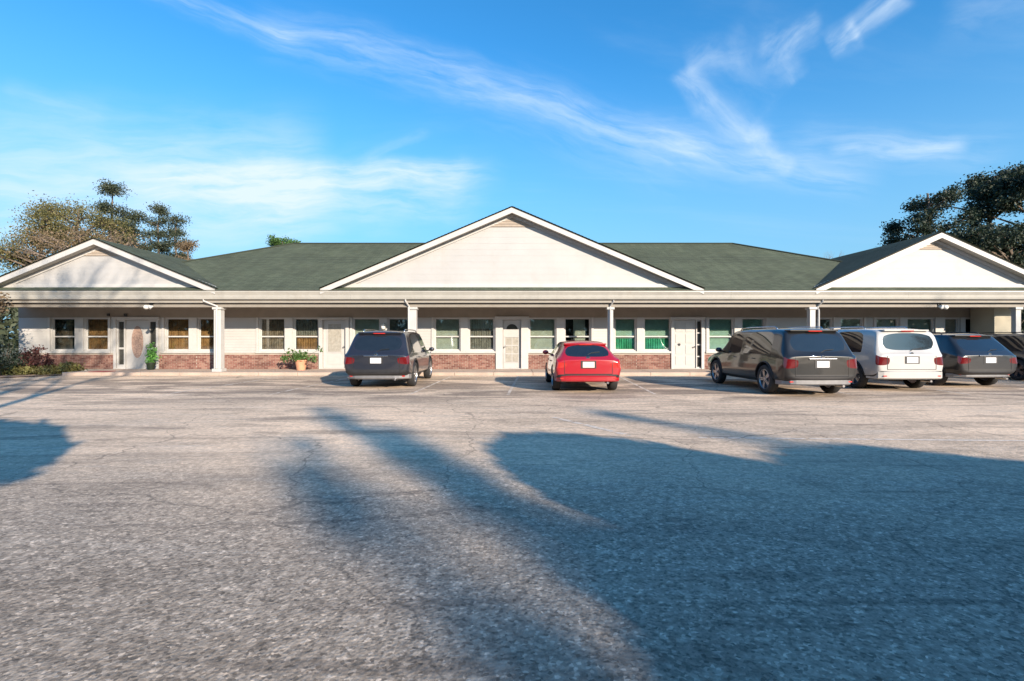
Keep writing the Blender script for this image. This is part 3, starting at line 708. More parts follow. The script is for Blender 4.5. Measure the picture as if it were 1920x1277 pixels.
def make_car(name, label, cat, loc, rz, stations, paint, W, H, L, wheel_r, axles, rimmat=None, glass_rows=None, opts={}):
    root = empty(name, loc, rz); tag(root, label, cat, opts.get('group'))
    rimmat = rimmat or M['rim']
    # ---- cage
    NR = 8; bm = bmesh.new(); ring = []
    for st in stations:
        y, zb, wb, zm, wm, zbe, wbe, zt, wt = st
        half = [(0, zb), (wb*.90, zb), (wb, zb+.13), (wm, zm), (wbe, zbe), (wt, zt-.085 if zt > 1.2 else zt-.04), (wt*.90, zt-.01), (0, zt+.02)]
        rr = [bm.verts.new((x, y, z)) for x, z in half]; ll = [rr[0]] + [bm.verts.new((-x, y, z)) for x, z in half[1:-1]] + [rr[-1]]
        ring.append((rr, ll))
    crease = bm.edges.layers.float.new('crease_edge')
    n = len(stations); kinds = opts['kinds']                     # per gap: 'tail','rearglass','glass','pillar','roof','windscreen','hood','nose'
    def face(vs, mi):
        try: f = bm.faces.new(vs)
        except ValueError: return
        f.material_index = mi; f.smooth = True
    for i in range(n-1):
        kd = kinds[i]
        for side in (0, 1):
            A, B = ring[i][side], ring[i+1][side]
            for j in range(NR-1):
                mi = 0
                if j <= 1: mi = 2
                if j == 4 and kd == 'glass': mi = 1
                if j == 6 and kd in ('rearglass', 'windscreen'): mi = 1
                if j == 3 and kd == 'tail': mi = 3
                if j == 3 and kd == 'nose': mi = 4
                vs = [A[j], B[j], B[j+1], A[j+1]]
                if side: vs.reverse()
                face(vs, mi)
    for end in (0, n-1):
        rr, ll = ring[end]
        ins = []
        for j in range(NR):
            a, b = rr[j].co, ll[j].co
            if j in (0, NR-1): ins.append([rr[j]]); continue
            bulge = -.035 if end == 0 else .05
            pts = [rr[j]]
            for fx in (.70, 0, -.70):
                pts.append(bm.verts.new((a.x*fx, a.y+bulge*(1-abs(fx)*.6), a.z)))
            pts.append(ll[j]); ins.append(pts)
        for j in range(NR-1):
            P_, Q = ins[j], ins[j+1]
            for c in range(4):
                if len(P_) == 1: vs = [P_[0], Q[c], Q[c+1]]
                elif len(Q) == 1: vs = [P_[c], P_[c+1], Q[0]]
                else: vs = [P_[c], P_[c+1], Q[c+1], Q[c]]
                if end == 0: vs = vs[::-1]
                mi = 0
                if j <= 1: mi = 2
                if j == 3 and c in (0, 3): mi = 3 if end == 0 else 4
                if j == 3 and c in (1, 2) and end: mi = 2
                f = face(vs, mi)
    for e in bm.edges:
        zs = [v.co.z for v in e.verts]
    # creases around glass and lamps
    for e in bm.edges:
        mis = {f.material_index for f in e.link_faces}
        if len(mis) > 1: e[crease] = .85 if 1 in mis else .7
    for i in (0, n-1):
        rr, ll = ring[i]
        for S in (rr, ll):
            for j in range(1, NR-2):
                e = bm.edges.get((S[j], S[j+1]))
                if e: e[crease] = max(e[crease], .35)
    for e in bm.edges:    # shoulder line
        idx = [None, None]
    for i in range(n-1):
        for S in (0, 1):
            e = bm.edges.get((ring[i][S][4], ring[i+1][S][4]))
            if e: e[crease] = max(e[crease], .45)
            e = bm.edges.get((ring[i][S][2], ring[i+1][S][2]))
            if e: e[crease] = max(e[crease], .5)
    bmesh.ops.recalc_face_normals(bm, faces=bm.faces)
    me = bpy.data.meshes.new('cage'); bm.to_mesh(me); bm.free()
    for m_ in (paint, M['carglass'], M['black'], opts.get('tail', M['redlens']), M['clearlens']): me.materials.append(m_)
    tmp = bpy.data.objects.new('cage', me); col.objects.link(tmp)
    ss = tmp.modifiers.new('s', 'SUBSURF'); ss.levels = ss.render_levels = 3
    cut = MB()
    for ya in axles: cut.lathe([(0, -W), (wheel_r+.055, -W), (wheel_r+.055, W), (0, W)], (0, ya, wheel_r+.015), 'x', 40)
    cm = bpy.data.meshes.new('cut'); cm.from_pydata(cut.v, [], cut.f); cm.materials.append(M['black'])
    cb = bmesh.new(); cb.from_mesh(cm); bmesh.ops.remove_doubles(cb, verts=cb.verts, dist=1e-5); bmesh.ops.recalc_face_normals(cb, faces=cb.faces); cb.to_mesh(cm); cb.free()
    co_ = bpy.data.objects.new('cut', cm); col.objects.link(co_)
    # full-depth arches would empty the body: keep a central tub by limiting the cut to the sides
    bo_ = tmp.modifiers.new('b', 'BOOLEAN'); bo_.object = co_; bo_.operation = 'DIFFERENCE'; bo_.solver = 'EXACT'
    try: bo_.material_mode = 'TRANSFER'
    except Exception: pass
    dg = bpy.context.evaluated_depsgraph_get(); dg.update()
    ev = tmp.evaluated_get(dg); em = bpy.data.meshes.new_from_object(ev)
    V = [v.co.copy() for v in em.vertices]; mats = list(em.materials)
    polys = [(tuple(p.vertices), p.material_index) for p in em.polygons]
    bvh = BVHTree.FromPolygons(V, [p[0] for p in polys])
    def cls(mi):
        m_ = mats[mi] if mi < len(mats) else M['black']
        if m_ == paint: return 0
        if m_ == M['carglass']: return 1
        if m_ == M['clearlens']: return 4
        if m_ == opts.get('tail', M['redlens']): return 3
        return 2
    groups = {0: [], 1: [], 2: [], 3: [], 4: []}
    for p, mi in polys: groups[cls(mi)].append(p)
    def mk(nm, fl, mat, sm=True):
        used = sorted({i for f in fl for i in f}); mp = {i: k for k, i in enumerate(used)}
        m2 = bpy.data.meshes.new(nm); m2.from_pydata([V[i] for i in used], [], [tuple(mp[i] for i in f) for f in fl]); m2.materials.append(mat)
        m2.polygons.foreach_set('use_smooth', [sm]*len(m2.polygons))
        o = bpy.data.objects.new(nm, m2); col.objects.link(o); o.parent = root; return o
    def islands(fl):
        par = {}
        def fd(a):
            while par.setdefault(a, a) != a: par[a] = par[par[a]]; a = par[a]
            return a
        for f in fl:
            r0 = fd(f[0])
            for i in f[1:]: par[fd(i)] = r0
        out = {}
        for f in fl: out.setdefault(fd(f[0]), []).append(f)
        return list(out.values())
    mk('body', groups[0], paint)
    mk('lower_trim', groups[2], M['black'], False)
    for isl in islands(groups[1]): mk('window', isl, M['carglass'])
    for isl in islands(groups[3]): mk('tail_light', isl, opts.get('tail', M['redlens']))
    for isl in islands(groups[4]): mk('headlight', isl, M['clearlens'])
    for o in (tmp, co_): bpy.data.objects.remove(o)
    bpy.data.meshes.remove(em)
    # inner tub to hide the view through the wheel arches
    MB().box(-W*.30, W*.30, .35, L-.35, .30, .80).build('chassis', M['black'], root)
    for ya in axles:
        for s in (-1, 1): wheel(root, s*(W/2-.125), ya, wheel_r, .22, s, rimmat, opts.get('spokes', 5))
    def ry(x, z):
        h = bvh.ray_cast(Vector((x, -3, z)), Vector((0, 1, 0)))[0]; return h.y if h else 0
    def rx(y, z, s=1):
        h = bvh.ray_cast(Vector((3*s, y, z)), Vector((-s, 0, 0)))[0]; return h.x if h else s*W/2
    def rz_(x, y):
        h = bvh.ray_cast(Vector((x, y, 4)), Vector((0, 0, -1)))[0]; return h.z if h else H
    # rear bumper wrapped round the tail
    zb0, zb1 = opts.get('bumper', (.36, .58)); bmat = opts.get('bumpmat', M['black'])
    nb = 14; mb = MB(); pts = []
    for k in range(nb+1):
        xx = -W/2*.90 + W*.90*k/nb; yy = min(ry(xx, (zb0+zb1)/2), .32); pts.append((xx, yy))
    pts = [(pts[0][0]-.03, .50)] + pts + [(pts[-1][0]+.03, .50)]
    ring2 = []
    for (xx, yy) in pts:
        o_ = .035 if abs(xx) < W/2*.92 else .0
        ring2.append([(xx*1.01, yy-.01, zb0), (xx*1.015, yy-o_-.01, zb0+.03), (xx*1.015, yy-o_-.01, zb1-.03), (xx*1.0, yy-.005, zb1), (xx*.93, yy+.10, zb1), (xx*.93, yy+.10, zb0)])
    b0 = len(mb.v)
    for r_ in ring2: mb.v += r_
    for k in range(len(ring2)-1):
        for j in range(6): mb.f.append((b0+k*6+j, b0+k*6+(j+1) % 6, b0+(k+1)*6+(j+1) % 6, b0+(k+1)*6+j))
    mb.f.append(tuple(b0+j for j in range(6))); mb.f.append(tuple(b0+(len(ring2)-1)*6+j for j in range(6)))
    bumper = mb.build('rear_bumper', bmat, root, smooth=False)
    for s in (-1, 1):
        xx = s*W*.37; yy = ry(xx, (zb0+zb1)/2)-.05
        MB().box(xx-.07, xx+.07, yy, yy+.03, zb0+.07, zb0+.10).build('reflector', M['brightred'], bumper)
    # plate, recess, badge, wiper
    zp = opts.get('plate_z', .80); yp = min(ry(0, zp), ry(.15, zp))
    MB().box(-.20, .20, yp-.006, yp+.04, zp-.095, zp+.105).build('plate_recess', M['black'], root, bevel=.003)
    pl = MB().box(-.152, .152, yp-.014, yp-.0065, zp-.072, zp+.078).build('licence_plate', opts.get('plate', M['plate']), root, bevel=.002)
    zbz = zp+.17; MB().lathe([(0, -.008), (.045, -.006), (.05, 0)], (0, ry(0, zbz)-.001, zbz), 'y', 16).build('badge', M['chrome'], root)
    if opts.get('trimbar'): 
        yy = ry(0, zp+.125); MB().box(-.34, .34, yy-.02, yy+.02, zp+.115, zp+.145).build('tailgate_handle', M['chrome'], root, bevel=.004)
    for s_ in (-1, 1):
        xs2 = s_*W*.345; MB().tube([(xs2, ry(xs2, z_)-.002, z_) for z_ in (zb1+.04, (zb1+zp)/2, zp, opts['belt']-.06)], .007, 5).build('tailgate_seam', M['black'], root)
    MB().tube([(W*.345*q, ry(W*.345*q, zb1+.04)-.002, zb1+.04) for q in (-1, -.6, -.2, .2, .6, 1)], .007, 5).build('tailgate_seam', M['black'], root)
    zg = opts['rear_glass_z']; y0 = ry(.02, zg+.05); y1 = ry(.3, zg+.13)
    MB().tube([(0, y0-.02, zg+.03), (.12, ry(.12, zg+.09)-.02, zg+.09), (.34, ry(.34, zg+.11)-.018, zg+.11)], .008, 6).build('rear_wiper', M['black'], root)
    if opts.get('spoiler'):
        zs = opts['spoiler']; yy = opts['spoiler_y']; ww_ = W*.34
        MB().prism_z([(-ww_, yy+.16), (-ww_*.94, yy-.04), (0, yy-.075), (ww_*.94, yy-.04), (ww_, yy+.16)], zs-.02, zs+.018).build('spoiler', paint, root, bevel=.008)
        MB().box(-.17, .17, yy-.078, yy-.04, zs-.028, zs-.004).build('brake_light', M['brightred'], root)
    if opts.get('rails'):
        for s in (-1, 1):
            xx = s*W*.315; ys = [opts['rails'][0]+(opts['rails'][1]-opts['rails'][0])*k/6 for k in range(7)]
            MB().tube([(xx, ys[0]-.08, rz_(xx, ys[0])-.01)] + [(xx, yy, rz_(xx, yy)+.05) for yy in ys] + [(xx, ys[-1]+.08, rz_(xx, ys[-1])-.01)], .016, 6).build('roof_rail', opts.get('railmat', M['black']), root, smooth=True)
    # mirrors, handles, side details
    ym = opts['mirror_y']; zmi = opts['mirror_z']
    for s in (-1, 1):
        xs_ = rx(ym, zmi, s)
        m_ = MB(); m_.lathe([(0, -.10), (.045, -.09), (.062, -.03), (.060, .05), (.03, .10), (0, .105)], (0, 0, 0), 'y', 12)
        m_.v = [(xs_+s*.16+p[1]*0+p[0]*1.7*.9, ym+p[1]*.55 if False else ym+p[1]*.6, zmi+.06+p[2]*1.15) for p in m_.v]
        m_.tube([(xs_-s*.02, ym+.02, zmi), (xs_+s*.12, ym+.01, zmi+.04)], .022, 6)
        mo = m_.build('mirror', opts.get('mirrormat', paint), root, smooth=True)
        for yh in opts['handles']:
            xh = rx(yh, opts['belt']-.14, s)
            MB().tube([(xh-s*.01, yh-.10, opts['belt']-.14), (xh+s*.028, yh-.07, opts['belt']-.138), (xh+s*.028, yh+.07, opts['belt']-.136), (xh-s*.01, yh+.10, opts['belt']-.135)], .012, 6).build('door_handle', opts.get('handlemat', paint), root, smooth=True)
        for yd in opts['seams']:
            zs_ = [.36, .5, .65, .8, opts['belt']-.02]
            MB().tube([(rx(yd, z, s)-s*.0015, yd, z) for z in zs_], .004, 4).build('door_seam', M['black'], root)
        # arch lips
        for ya in axles:
            pth = []
            for k in range(13):
                an = R(-8)+R(196)*k/12; yy, zz_ = ya+(wheel_r+.065)*math.cos(an), wheel_r+.015+(wheel_r+.065)*math.sin(an)
                pth.append((rx(yy, zz_, s)+s*.002, yy, zz_))
            if opts.get('arch'): MB().tube(pth, .022, 6).build('wheel_arch', M['black'], root, smooth=True)
    ex = W*.28
    MB().tube([(ex, .35, .27), (ex, .02, .27)], .03, 10).build('exhaust', M['chrome'], root)
    return root

def suv_stations(L, W, H, belt=1.02, roofk=1.0, rear_rake=.28, hood=1.06):
    w = W/2
    st = [
        (0.03, .42, w*.86, .70, w*.91, belt-.10, w*.87, belt-.02, w*.82),
        (0.11, .34, w*.94, .70, w*.98, belt-.04, w*.95, belt+.06, w*.86),
        (0.09+rear_rake, .30, w*.96, .62, w, belt, w*.955, H-.15, w*.80),
        (0.17+rear_rake, .29, w*.96, .62, w, belt, w*.955, H-.045, w*.77),
        (0.62+rear_rake*.4, .27, w*.96, .62, w, belt, w*.96, H-.01, w*.775),
        (1.10+rear_rake*.2, .26, w*.96, .62, w, belt-.005, w*.96, H, w*.78),
        (L*.45, .25, w*.96, .60, w, belt-.02, w*.96, H+.005, w*.78),
        (L*.45+.09, .25, w*.96, .60, w, belt-.02, w*.96, H+.005, w*.78),
        (L*.625, .25, w*.96, .60, w, belt-.035, w*.955, H-.03, w*.76),
        (L*.655, .25, w*.96, .60, w, belt-.04, w*.955, H-.09, w*.77),
        (L*.775, .26, w*.96, .60, w*.995, belt-.07, w*.93, hood+.03, w*.80),
        (L*.90, .28, w*.94, .60, w*.975, hood-.17, w*.89, hood-.06, w*.74),
        (L*.975, .32, w*.88, .58, w*.92, hood-.26, w*.83, hood-.17, w*.66),
        (L, .38, w*.70, .54, w*.74, hood-.36, w*.70, hood-.28, w*.54)]
    return [q[:8]+(q[8]*(roofk if q[7] > belt+.2 else 1),) for q in st]
SUVK = ['tail', 'rearglass', 'pillar', 'pillar', 'glass', 'glass', 'pillar', 'glass', 'windscreen', 'windscreen', 'hood', 'hood', 'nose']
def suv(name, label, loc, rz, L, W, H, paint, wheel_r=.36, rimmat=None, belt=1.02, rake=.28, **o):
    opts = dict(kinds=SUVK, rear_glass_z=belt+.02, spoiler=H-.075, spoiler_y=.09+rake+.02, rails=(1.0, L*.58), mirror_y=L*.70, mirror_z=belt-.01,
                handles=(1.55, 2.62), seams=(L*.43, L*.235, L*.655), belt=belt, plate_z=.80, arch=True)
    opts.update(o)
    return make_car(name, label, o.get('cat', 'car'), loc, rz, suv_stations(L, W, H, belt, o.get('roofk', 1.0), rake, o.get('hood', 1.06)), paint, W, H, L, wheel_r, (L*.20, L*.80-.0), rimmat, None, opts)

G = 'cars parked nose-in along the front of the building'
suv('parked_suv', 'black SUV with a pale lower bumper parked alone left of the red car', (-3.82, 14.35, 0), R(0), 4.75, 1.92, 1.66, M['p_navy'], .365,
    bumper=(.27, .44), bumpmat=M['silver'], rake=.34, belt=1.0, group=G, cat='SUV', plate_z=.80, trimbar=True, railmat=M['chrome'])
# compact red hatchback
w_ = 1.80; H_ = 1.36
def hatch_stations(L, W, H):
    w = W/2; b = .92
    return [
        (0.03, .36, w*.86, .66, w*.91, b-.12, w*.87, b-.04, w*.80),
        (0.12, .28, w*.94, .56, w*.98, b-.03, w*.92, b+.01, w*.82),
        (0.62, .24, w*.96, .56, w, b, w*.93, H-.11, w*.68),
        (0.74, .24, w*.96, .56, w, b, w*.93, H-.05, w*.65),
        (0.95, .23, w*.96, .56, w, b, w*.93, H-.015, w*.67),
        (1.25, .22, w*.96, .56, w, b-.005, w*.93, H, w*.68),
        (L*.45, .21, w*.96, .55, w, b-.015, w*.93, H, w*.69),
        (L*.45+.09, .21, w*.96, .55, w, b-.015, w*.93, H, w*.69),
        (L*.58, .21, w*.96, .55, w, b-.03, w*.93, H-.04, w*.67),
        (L*.61, .21, w*.96, .55, w, b-.035, w*.93, H-.10, w*.68),
        (L*.76, .22, w*.96, .55, w*.99, b-.08, w*.91, .92, w*.76),
        (L*.90, .24, w*.94, .52, w*.97, .70, w*.88, .80, w*.70),
        (L*.975, .28, w*.86, .50, w*.90, .60, w*.80, .68, w*.62),
        (L, .34, w*.68, .46, w*.72, .52, w*.66, .58, w*.50)]
make_car('parked_hatchback', 'bright red compact car with white licence plate parked alone in the middle', 'car', (1.99, 13.3, 0), R(0.0),
         hatch_stations(4.3, w_, H_), M['p_red'], w_, H_, 4.3, .325, (4.3*.205, 4.3*.80), M['rim'], None,
         dict(kinds=SUVK, rear_glass_z=.96, spoiler=H_-.085, spoiler_y=.66, rails=None, mirror_y=4.3*.66, mirror_z=.93, handles=(1.62, 2.7), seams=(4.3*.40, 4.3*.62),
              belt=.92, plate_z=.74, bumper=(.30, .46), bumpmat=M['p_red'], plate=M['platepink'], tail=M['brightred'], group=G))
suv('parked_suv', 'dark grey SUV with silver roof rails between the red car and the white SUV', (7.50, 12.35, 0), R(2.0), 4.85, 1.90, 1.70, M['p_olive'], .375,
    M['rim'], belt=1.03, rake=.26, bumper=(.29, .47), bumpmat=M['silver'], group=G, cat='SUV', railmat=M['chrome'], trimbar=True, tail=M['redlens'])
suv('parked_suv', 'white SUV parked between the dark grey SUV and the black crossover', (10.75, 13.75, 0), R(1.0), 4.8, 1.92, 1.72, M['p_white'], .365,
    M['rim'], belt=1.03, rake=.12, roofk=1.08, bumper=(.33, .55), bumpmat=M['p_white'], group=G, cat='SUV', railmat=M['chrome'], plate_z=.84)
suv('parked_crossover', 'black crossover parked to the right of the white SUV', (13.65, 14.6, 0), R(3.0), 4.6, 1.86, 1.58, M['p_black'], .36,
    M['rimdark'], belt=.98, rake=.42, bumper=(.30, .42), bumpmat=M['silver'], group=G, railmat=M['black'], trimbar=True)
suv('parked_suv', 'dark grey-blue SUV half cut off behind the black crossover at the end of the row', (18.0, 16.4, 0), R(2.0), 4.6, 1.88, 1.60, M['p_grey'], .36,
    M['rimdark'], belt=.98, rake=.32, group=G, cat='SUV')

# ------------------------------------------------------------------ vegetation
def leaves(centres, per, spread, size, r, flat=1.0):
    N = len(centres)*per
    rs = np.random.RandomState(r.randrange(1 << 30))
    c = np.repeat(np.array(centres), per, axis=0) + rs.normal(size=(N, 3))*np.array([spread, spread, spread*flat])
    a = rs.normal(size=(N, 3)); a /= np.linalg.norm(a, axis=1)[:, None]
    b = rs.normal(size=(N, 3)); b -= (a*b).sum(1)[:, None]*a; b /= np.linalg.norm(b, axis=1)[:, None]
    s = size*rs.uniform(.6, 1.3, (N, 1)); a = a*s; b = b*s*.55
    v = np.stack([c-a, c-b*.9+a*.1, c+a, c+b], axis=1).reshape(-1, 3)
    return v
def leaf_object(name, v, mat, parent=None):
    n = len(v)//4; me = bpy.data.meshes.new(name)
    me.vertices.add(len(v)); me.vertices.foreach_set('co', v.astype(np.float32).ravel())
    me.loops.add(len(v)); me.loops.foreach_set('vertex_index', np.arange(len(v), dtype=np.int32))
    me.polygons.add(n); me.polygons.foreach_set('loop_start', np.arange(0, 4*n, 4, dtype=np.int32)); me.polygons.foreach_set('loop_total', np.full(n, 4, dtype=np.int32))
    me.update(calc_edges=True); me.materials.append(mat)
    o = bpy.data.objects.new(name, me); col.objects.link(o)
    if parent is not None: o.parent = parent
    return o
def tree(name, label, loc, clumps, trunk_r, mat, per=30, size=.09, subs=40, bark='bark', seed=1, group=None, spread=.28, cat='tree', lean=0):
    """clumps: (dx,dy,z,rx,ry,rz). Limbs reach from the trunk to every clump."""
    r = random.Random(seed); root = empty(name, loc); tag(root, label, cat, group)
    top = max(c[2] for c in clumps); tm = MB()
    path = [(0, 0, 0)]; n = 8
    tx = sum(c[0] for c in clumps if c[2] > top*.8)/max(1, len([c for c in clumps if c[2] > top*.8]))
    for i in range(1, n+1):
        f = i/n; path.append((tx*f*f+r.uniform(-.12, .12)*f*top*.1, r.uniform(-.1, .1)*f, top*f))
    tm.tube(path, [trunk_r*(1-.85*i/n)+.012 for i in range(n+1)], 8)
    cen = []
    for (dx, dy, z, rx_, ry_, rz__) in clumps:
        zs = max(.4, z-.45*math.hypot(dx, dy)-rz__*.3); f = min(1, zs/top); i = min(n-1, int(f*n)); p = Vector(path[i]).lerp(Vector(path[i+1]), f*n-i) if i < n else Vector(path[-1])
        e = Vector((dx, dy, z)); mid = p.lerp(e, .5)+Vector((r.uniform(-.1, .1), r.uniform(-.1, .1), r.uniform(0, .15)*rz__))
        rr_ = trunk_r*.38*(1-.5*f)
        tm.tube([p, mid, e], [rr_, rr_*.7, rr_*.3], 5)
        for _ in range(subs):
            while True:
                u = Vector((r.uniform(-1, 1), r.uniform(-1, 1), r.uniform(-1, 1)))
                if .25 < u.length < 1: break
            q = Vector((dx+u.x*rx_, dy+u.y*ry_, z+u.z*rz__)); cen.append(tuple(q))
            if r.random() < .5: tm.tube([e.lerp(p, .25), e.lerp(q, .5)+Vector((0, 0, -.05)), q], [rr_*.28, rr_*.18, .006], 4, False)
    tm.build('trunk', M[bark], root, smooth=True)
    leaf_object('crown', leaves(cen, per, spread, size, r, .7), M[mat], root)
    return root
def blob_clumps(r, cx_, cz, RX, RZ, n, rc):
    out = []
    for _ in range(n):
        while True:
            u = Vector((r.uniform(-1, 1), r.uniform(-1, 1), r.uniform(-1, 1)))
            if u.length < 1: break
        k = r.uniform(.7, 1.25)*rc; out.append((cx_+u.x*(RX-rc*.6), u.y*(RX-rc*.6), cz+u.z*(RZ-rc*.6), k, k, k*.75))
    return out
def bare_tree(name, label, loc, h, trunk_r, mat='palebark', seed=1, depth=6, spread=.5, group=None, up=.25, first=.3, kids=(2, 4), buds=None):
    r = random.Random(seed); root = empty(name, loc); tag(root, label, 'tree', group); mb = MB(); tips = []
    def grow(p, dv, L, rad, k):
        q1 = p + dv*L*.5 + Vector((r.uniform(-1, 1), r.uniform(-1, 1), 0))*L*.05; q = q1+(dv+Vector((r.uniform(-.2, .2), r.uniform(-.2, .2), .08)))*L*.5
        mb.tube([p, q1, q], [rad, rad*.85, rad*.68], 6 if k > depth-2 else 3, False)
        if k <= 1: tips.append(tuple(q))
        if k <= 0: return
        for i in range(r.randint(*kids)):
            a = r.uniform(0, 2*math.pi); s = spread*r.uniform(.6, 1.3)
            nd = (dv + Vector((math.cos(a)*s, math.sin(a)*s, up*r.uniform(.0, 1)))).normalized()
            grow(q1.lerp(q, r.uniform(.2, 1)), nd, L*r.uniform(.62, .84), rad*.60, k-1)
    grow(Vector((0, 0, 0)), Vector((0, 0, 1)), h*first, trunk_r, depth)
    mb.build('trunk', M[mat], root, smooth=True)
    if buds: leaf_object('crown', leaves(tips, buds[1], .22, buds[2], r), M[buds[0]], root)
    return root

# --- behind the building, left
def at(px, Y): return (px-960)/960*Y
def zt(py, Y): return CAM_H+(633-py)/960*Y
r1 = random.Random(3)
def band(px0, px1, ytop_fn, Y, n, rc, zmin, r):
    out = []; x0 = at((px0+px1)/2, Y)
    for _ in range(n):
        px = r.uniform(px0, px1); zt_ = zt(ytop_fn(px), Y)-rc*.6; z = r.uniform(zmin, zt_) if r.random() < .6 else zt_-r.uniform(0, .6)
        k = r.uniform(.7, 1.2)*rc; out.append((at(px, Y)-x0, r.uniform(-1.5, 1.5), z, k, k, k*.7))
    return x0, out
x0, cl = band(5, 110, lambda p: 455-((p-5)/105)*62, 34, 17, .95, 4.5, r1)
tree('broadleaf_tree', 'olive-brown broadleaf tree behind the left gable, leftmost in the frame', (x0, 34, 0), cl, .3, 'leaf_olive', per=26, size=.065, subs=30, seed=4, spread=.34)
x0, cl = band(70, 205, lambda p: 395-20*math.sin((p-70)/135*3.14), 37, 22, .95, 5.0, r1)
tree('broadleaf_tree', 'wide olive tree with thinning brown leaves behind the left gable peak', (x0, 37, 0), cl, .34, 'leaf_olive', per=24, size=.07, subs=30, seed=5, spread=.36)
x0, cl = band(60, 250, lambda p: 425, 32, 18, .8, 4.0, r1)
tree('broadleaf_tree', 'low brown half-bare tree just above the left gable roof', (x0, 32, 0), cl, .22, 'leaf_brown', per=12, size=.055, subs=30, seed=6, spread=.34, bark='palebark')
def pine(px, ytop, Y, label, seed, levels=8, wtop=.5, wbase=1.6, sizek=1.0, mat='leaf_pine', zfrac=.42, per=26, droop=.0):
    r = random.Random(seed); top = zt(ytop, Y); cl = []
    for i in range(levels):
        f = i/(levels-1); z = top*(zfrac+(1-zfrac)*f)-.35; wd = wbase+(wtop-wbase)*f
        for k in range(5 if f < .7 else 3):
            a = r.uniform(0, 6.28); ro = wd*r.uniform(.35, 1); cl.append((math.cos(a)*ro, math.sin(a)*ro, z+r.uniform(-.2, .2)-droop*ro, .5*sizek*r.uniform(.6, 1.3), .5*sizek*r.uniform(.6, 1.3), .30*sizek*r.uniform(.7, 1.4)))
    return tree('pine_tree', label, (at(px, Y), Y, 0), cl, .19, mat, per=per, size=.075, subs=22, seed=seed, spread=.24)
pine(214, 350, 42, 'tall dark pine standing highest above the left gable', 11, 7, .7, 1.7, 1.25, per=30)
pine(255, 400, 44, 'smaller dark pine just right of the tallest pine on the left', 12, 6, .6, 1.4, 1.1)
pine(298, 386, 46, 'thin open-crowned pine above the left gable right slope', 13, 8, .5, 1.6, 1.0, per=18)
pine(330, 408, 48, 'drooping pine nearest the low end of the green roof', 14, 8, .5, 1.7, 1.0, per=18)
pine(352, 455, 45, 'short brownish conifer at the left end of the green roof', 15, 5, .5, 1.2, .9, mat='leaf_brown', per=18)
bare_tree('bare_tree', 'brown leafless tree tangled behind the left gable peak', (at(150, 31), 31, 0), 9.4, .17, mat='palebark', seed=26, depth=7, spread=.6, up=.3, first=.24)
bare_tree('bare_tree', 'grey leafless tree behind the right slope of the left gable', (at(240, 36), 36, 0), 9.5, .16, seed=21, depth=6, spread=.55, up=.3, first=.28)
x0 = at(528, 52)
tree('broadleaf_tree', 'small bright green treetop showing over the green roof left of centre', (x0, 52, 0), blob_clumps(random.Random(5), 0, zt(462, 52)-.2, 1.7, 1.5, 9, .75), .2, 'leaf_green', per=26, size=.1, subs=22, seed=8, spread=.2)
# --- behind, right
rr1 = random.Random(9)
def ytr(p):
    pts = [(1655, 470), (1690, 425), (1722, 385), (1765, 350), (1800, 352), (1840, 325), (1870, 318), (1920, 322), (2100, 330)]
    for a, b in zip(pts, pts[1:]):
        if a[0] <= p <= b[0]: return a[1]+(b[1]-a[1])*(p-a[0])/(b[0]-a[0])
    return 400
x0, cl = band(1682, 1800, ytr, 33, 27, .55, 5.0, rr1)
tree('broadleaf_tree', 'dark green tree behind the right gable with branches reaching furthest left', (x0, 33, 0), cl, .3, 'leaf_dark', per=24, size=.085, subs=20, seed=31, spread=.22)
x0, cl = band(1790, 1900, ytr, 35, 32, .66, 4.5, rr1)
tree('broadleaf_tree', 'tall dark green tree right of the right gable peak', (x0, 35, 0), cl, .36, 'leaf_dark', per=24, size=.085, subs=24, seed=32, spread=.24)
x0, cl = band(1870, 2060, ytr, 33, 34, .85, 3.0, rr1)
tree('broadleaf_tree', 'dense near-black tree at the right edge of the frame', (x0, 33, 0), cl, .4, 'leaf_dark', per=28, size=.10, subs=30, seed=33, spread=.24)
x0, cl = band(1800, 1990, lambda p: 420, 30, 26, .9, 2.5, rr1)
tree('broadleaf_tree', 'lower dark evergreen close behind the right slope of the right gable', (x0, 30, 0), cl, .25, 'leaf_dark', per=28, size=.09, subs=30, seed=34, spread=.24)
bare_tree('bare_tree', 'small pale leafless treetop just above the roof left of the right gable', (at(1552, 50), 50, 0), 10.6, .13, seed=24, depth=6, spread=.6, first=.30)
# --- beside the left end of the porch
r2 = random.Random(12)
cl = [(-.7+.9*r2.uniform(-1, 1), r2.uniform(-.6, .6), r2.uniform(2.0, 3.25), .42, .42, .32) for _ in range(15)]
tree('small_tree', 'loose olive-brown small tree hanging over the left end of the porch', (-19.0, 18.9, 0), cl, .08, 'leaf_brown', per=14, size=.06, subs=22, seed=41, spread=.14)
def shrub(label, loc, R_, Hh, mat, seed, per=24, size=.05, name='shrub'):
    r = random.Random(seed); root = empty(name, loc); tag(root, label, 'shrub')
    st = MB(); cen = []
    for _ in range(60):
        a = r.uniform(0, 6.28); ro = R_*math.sqrt(r.random()); z = Hh*(1-(ro/R_)**2*.5)*r.uniform(.25, 1); q = (math.cos(a)*ro, math.sin(a)*ro, z); cen.append(q)
        if r.random() < .5: st.tube([(0, 0, 0), (q[0]*.4, q[1]*.4, z*.6), q], [.014, .01, .004], 4, False)
    st.build('stem', M['bark'], root); leaf_object('foliage', leaves(cen, per, R_*.13, size, r, .8), M[mat], root); return root
shrub('maroon-leaved shrub against the white wall at the left end', (-18.7, 20.2, .03), .5, 1.05, 'leaf_maroon', 51)
shrub('dark green shrub at the left edge of the frame beside the maroon shrub', (-19.4, 19.6, .03), .75, 1.45, 'leaf_dark', 52)
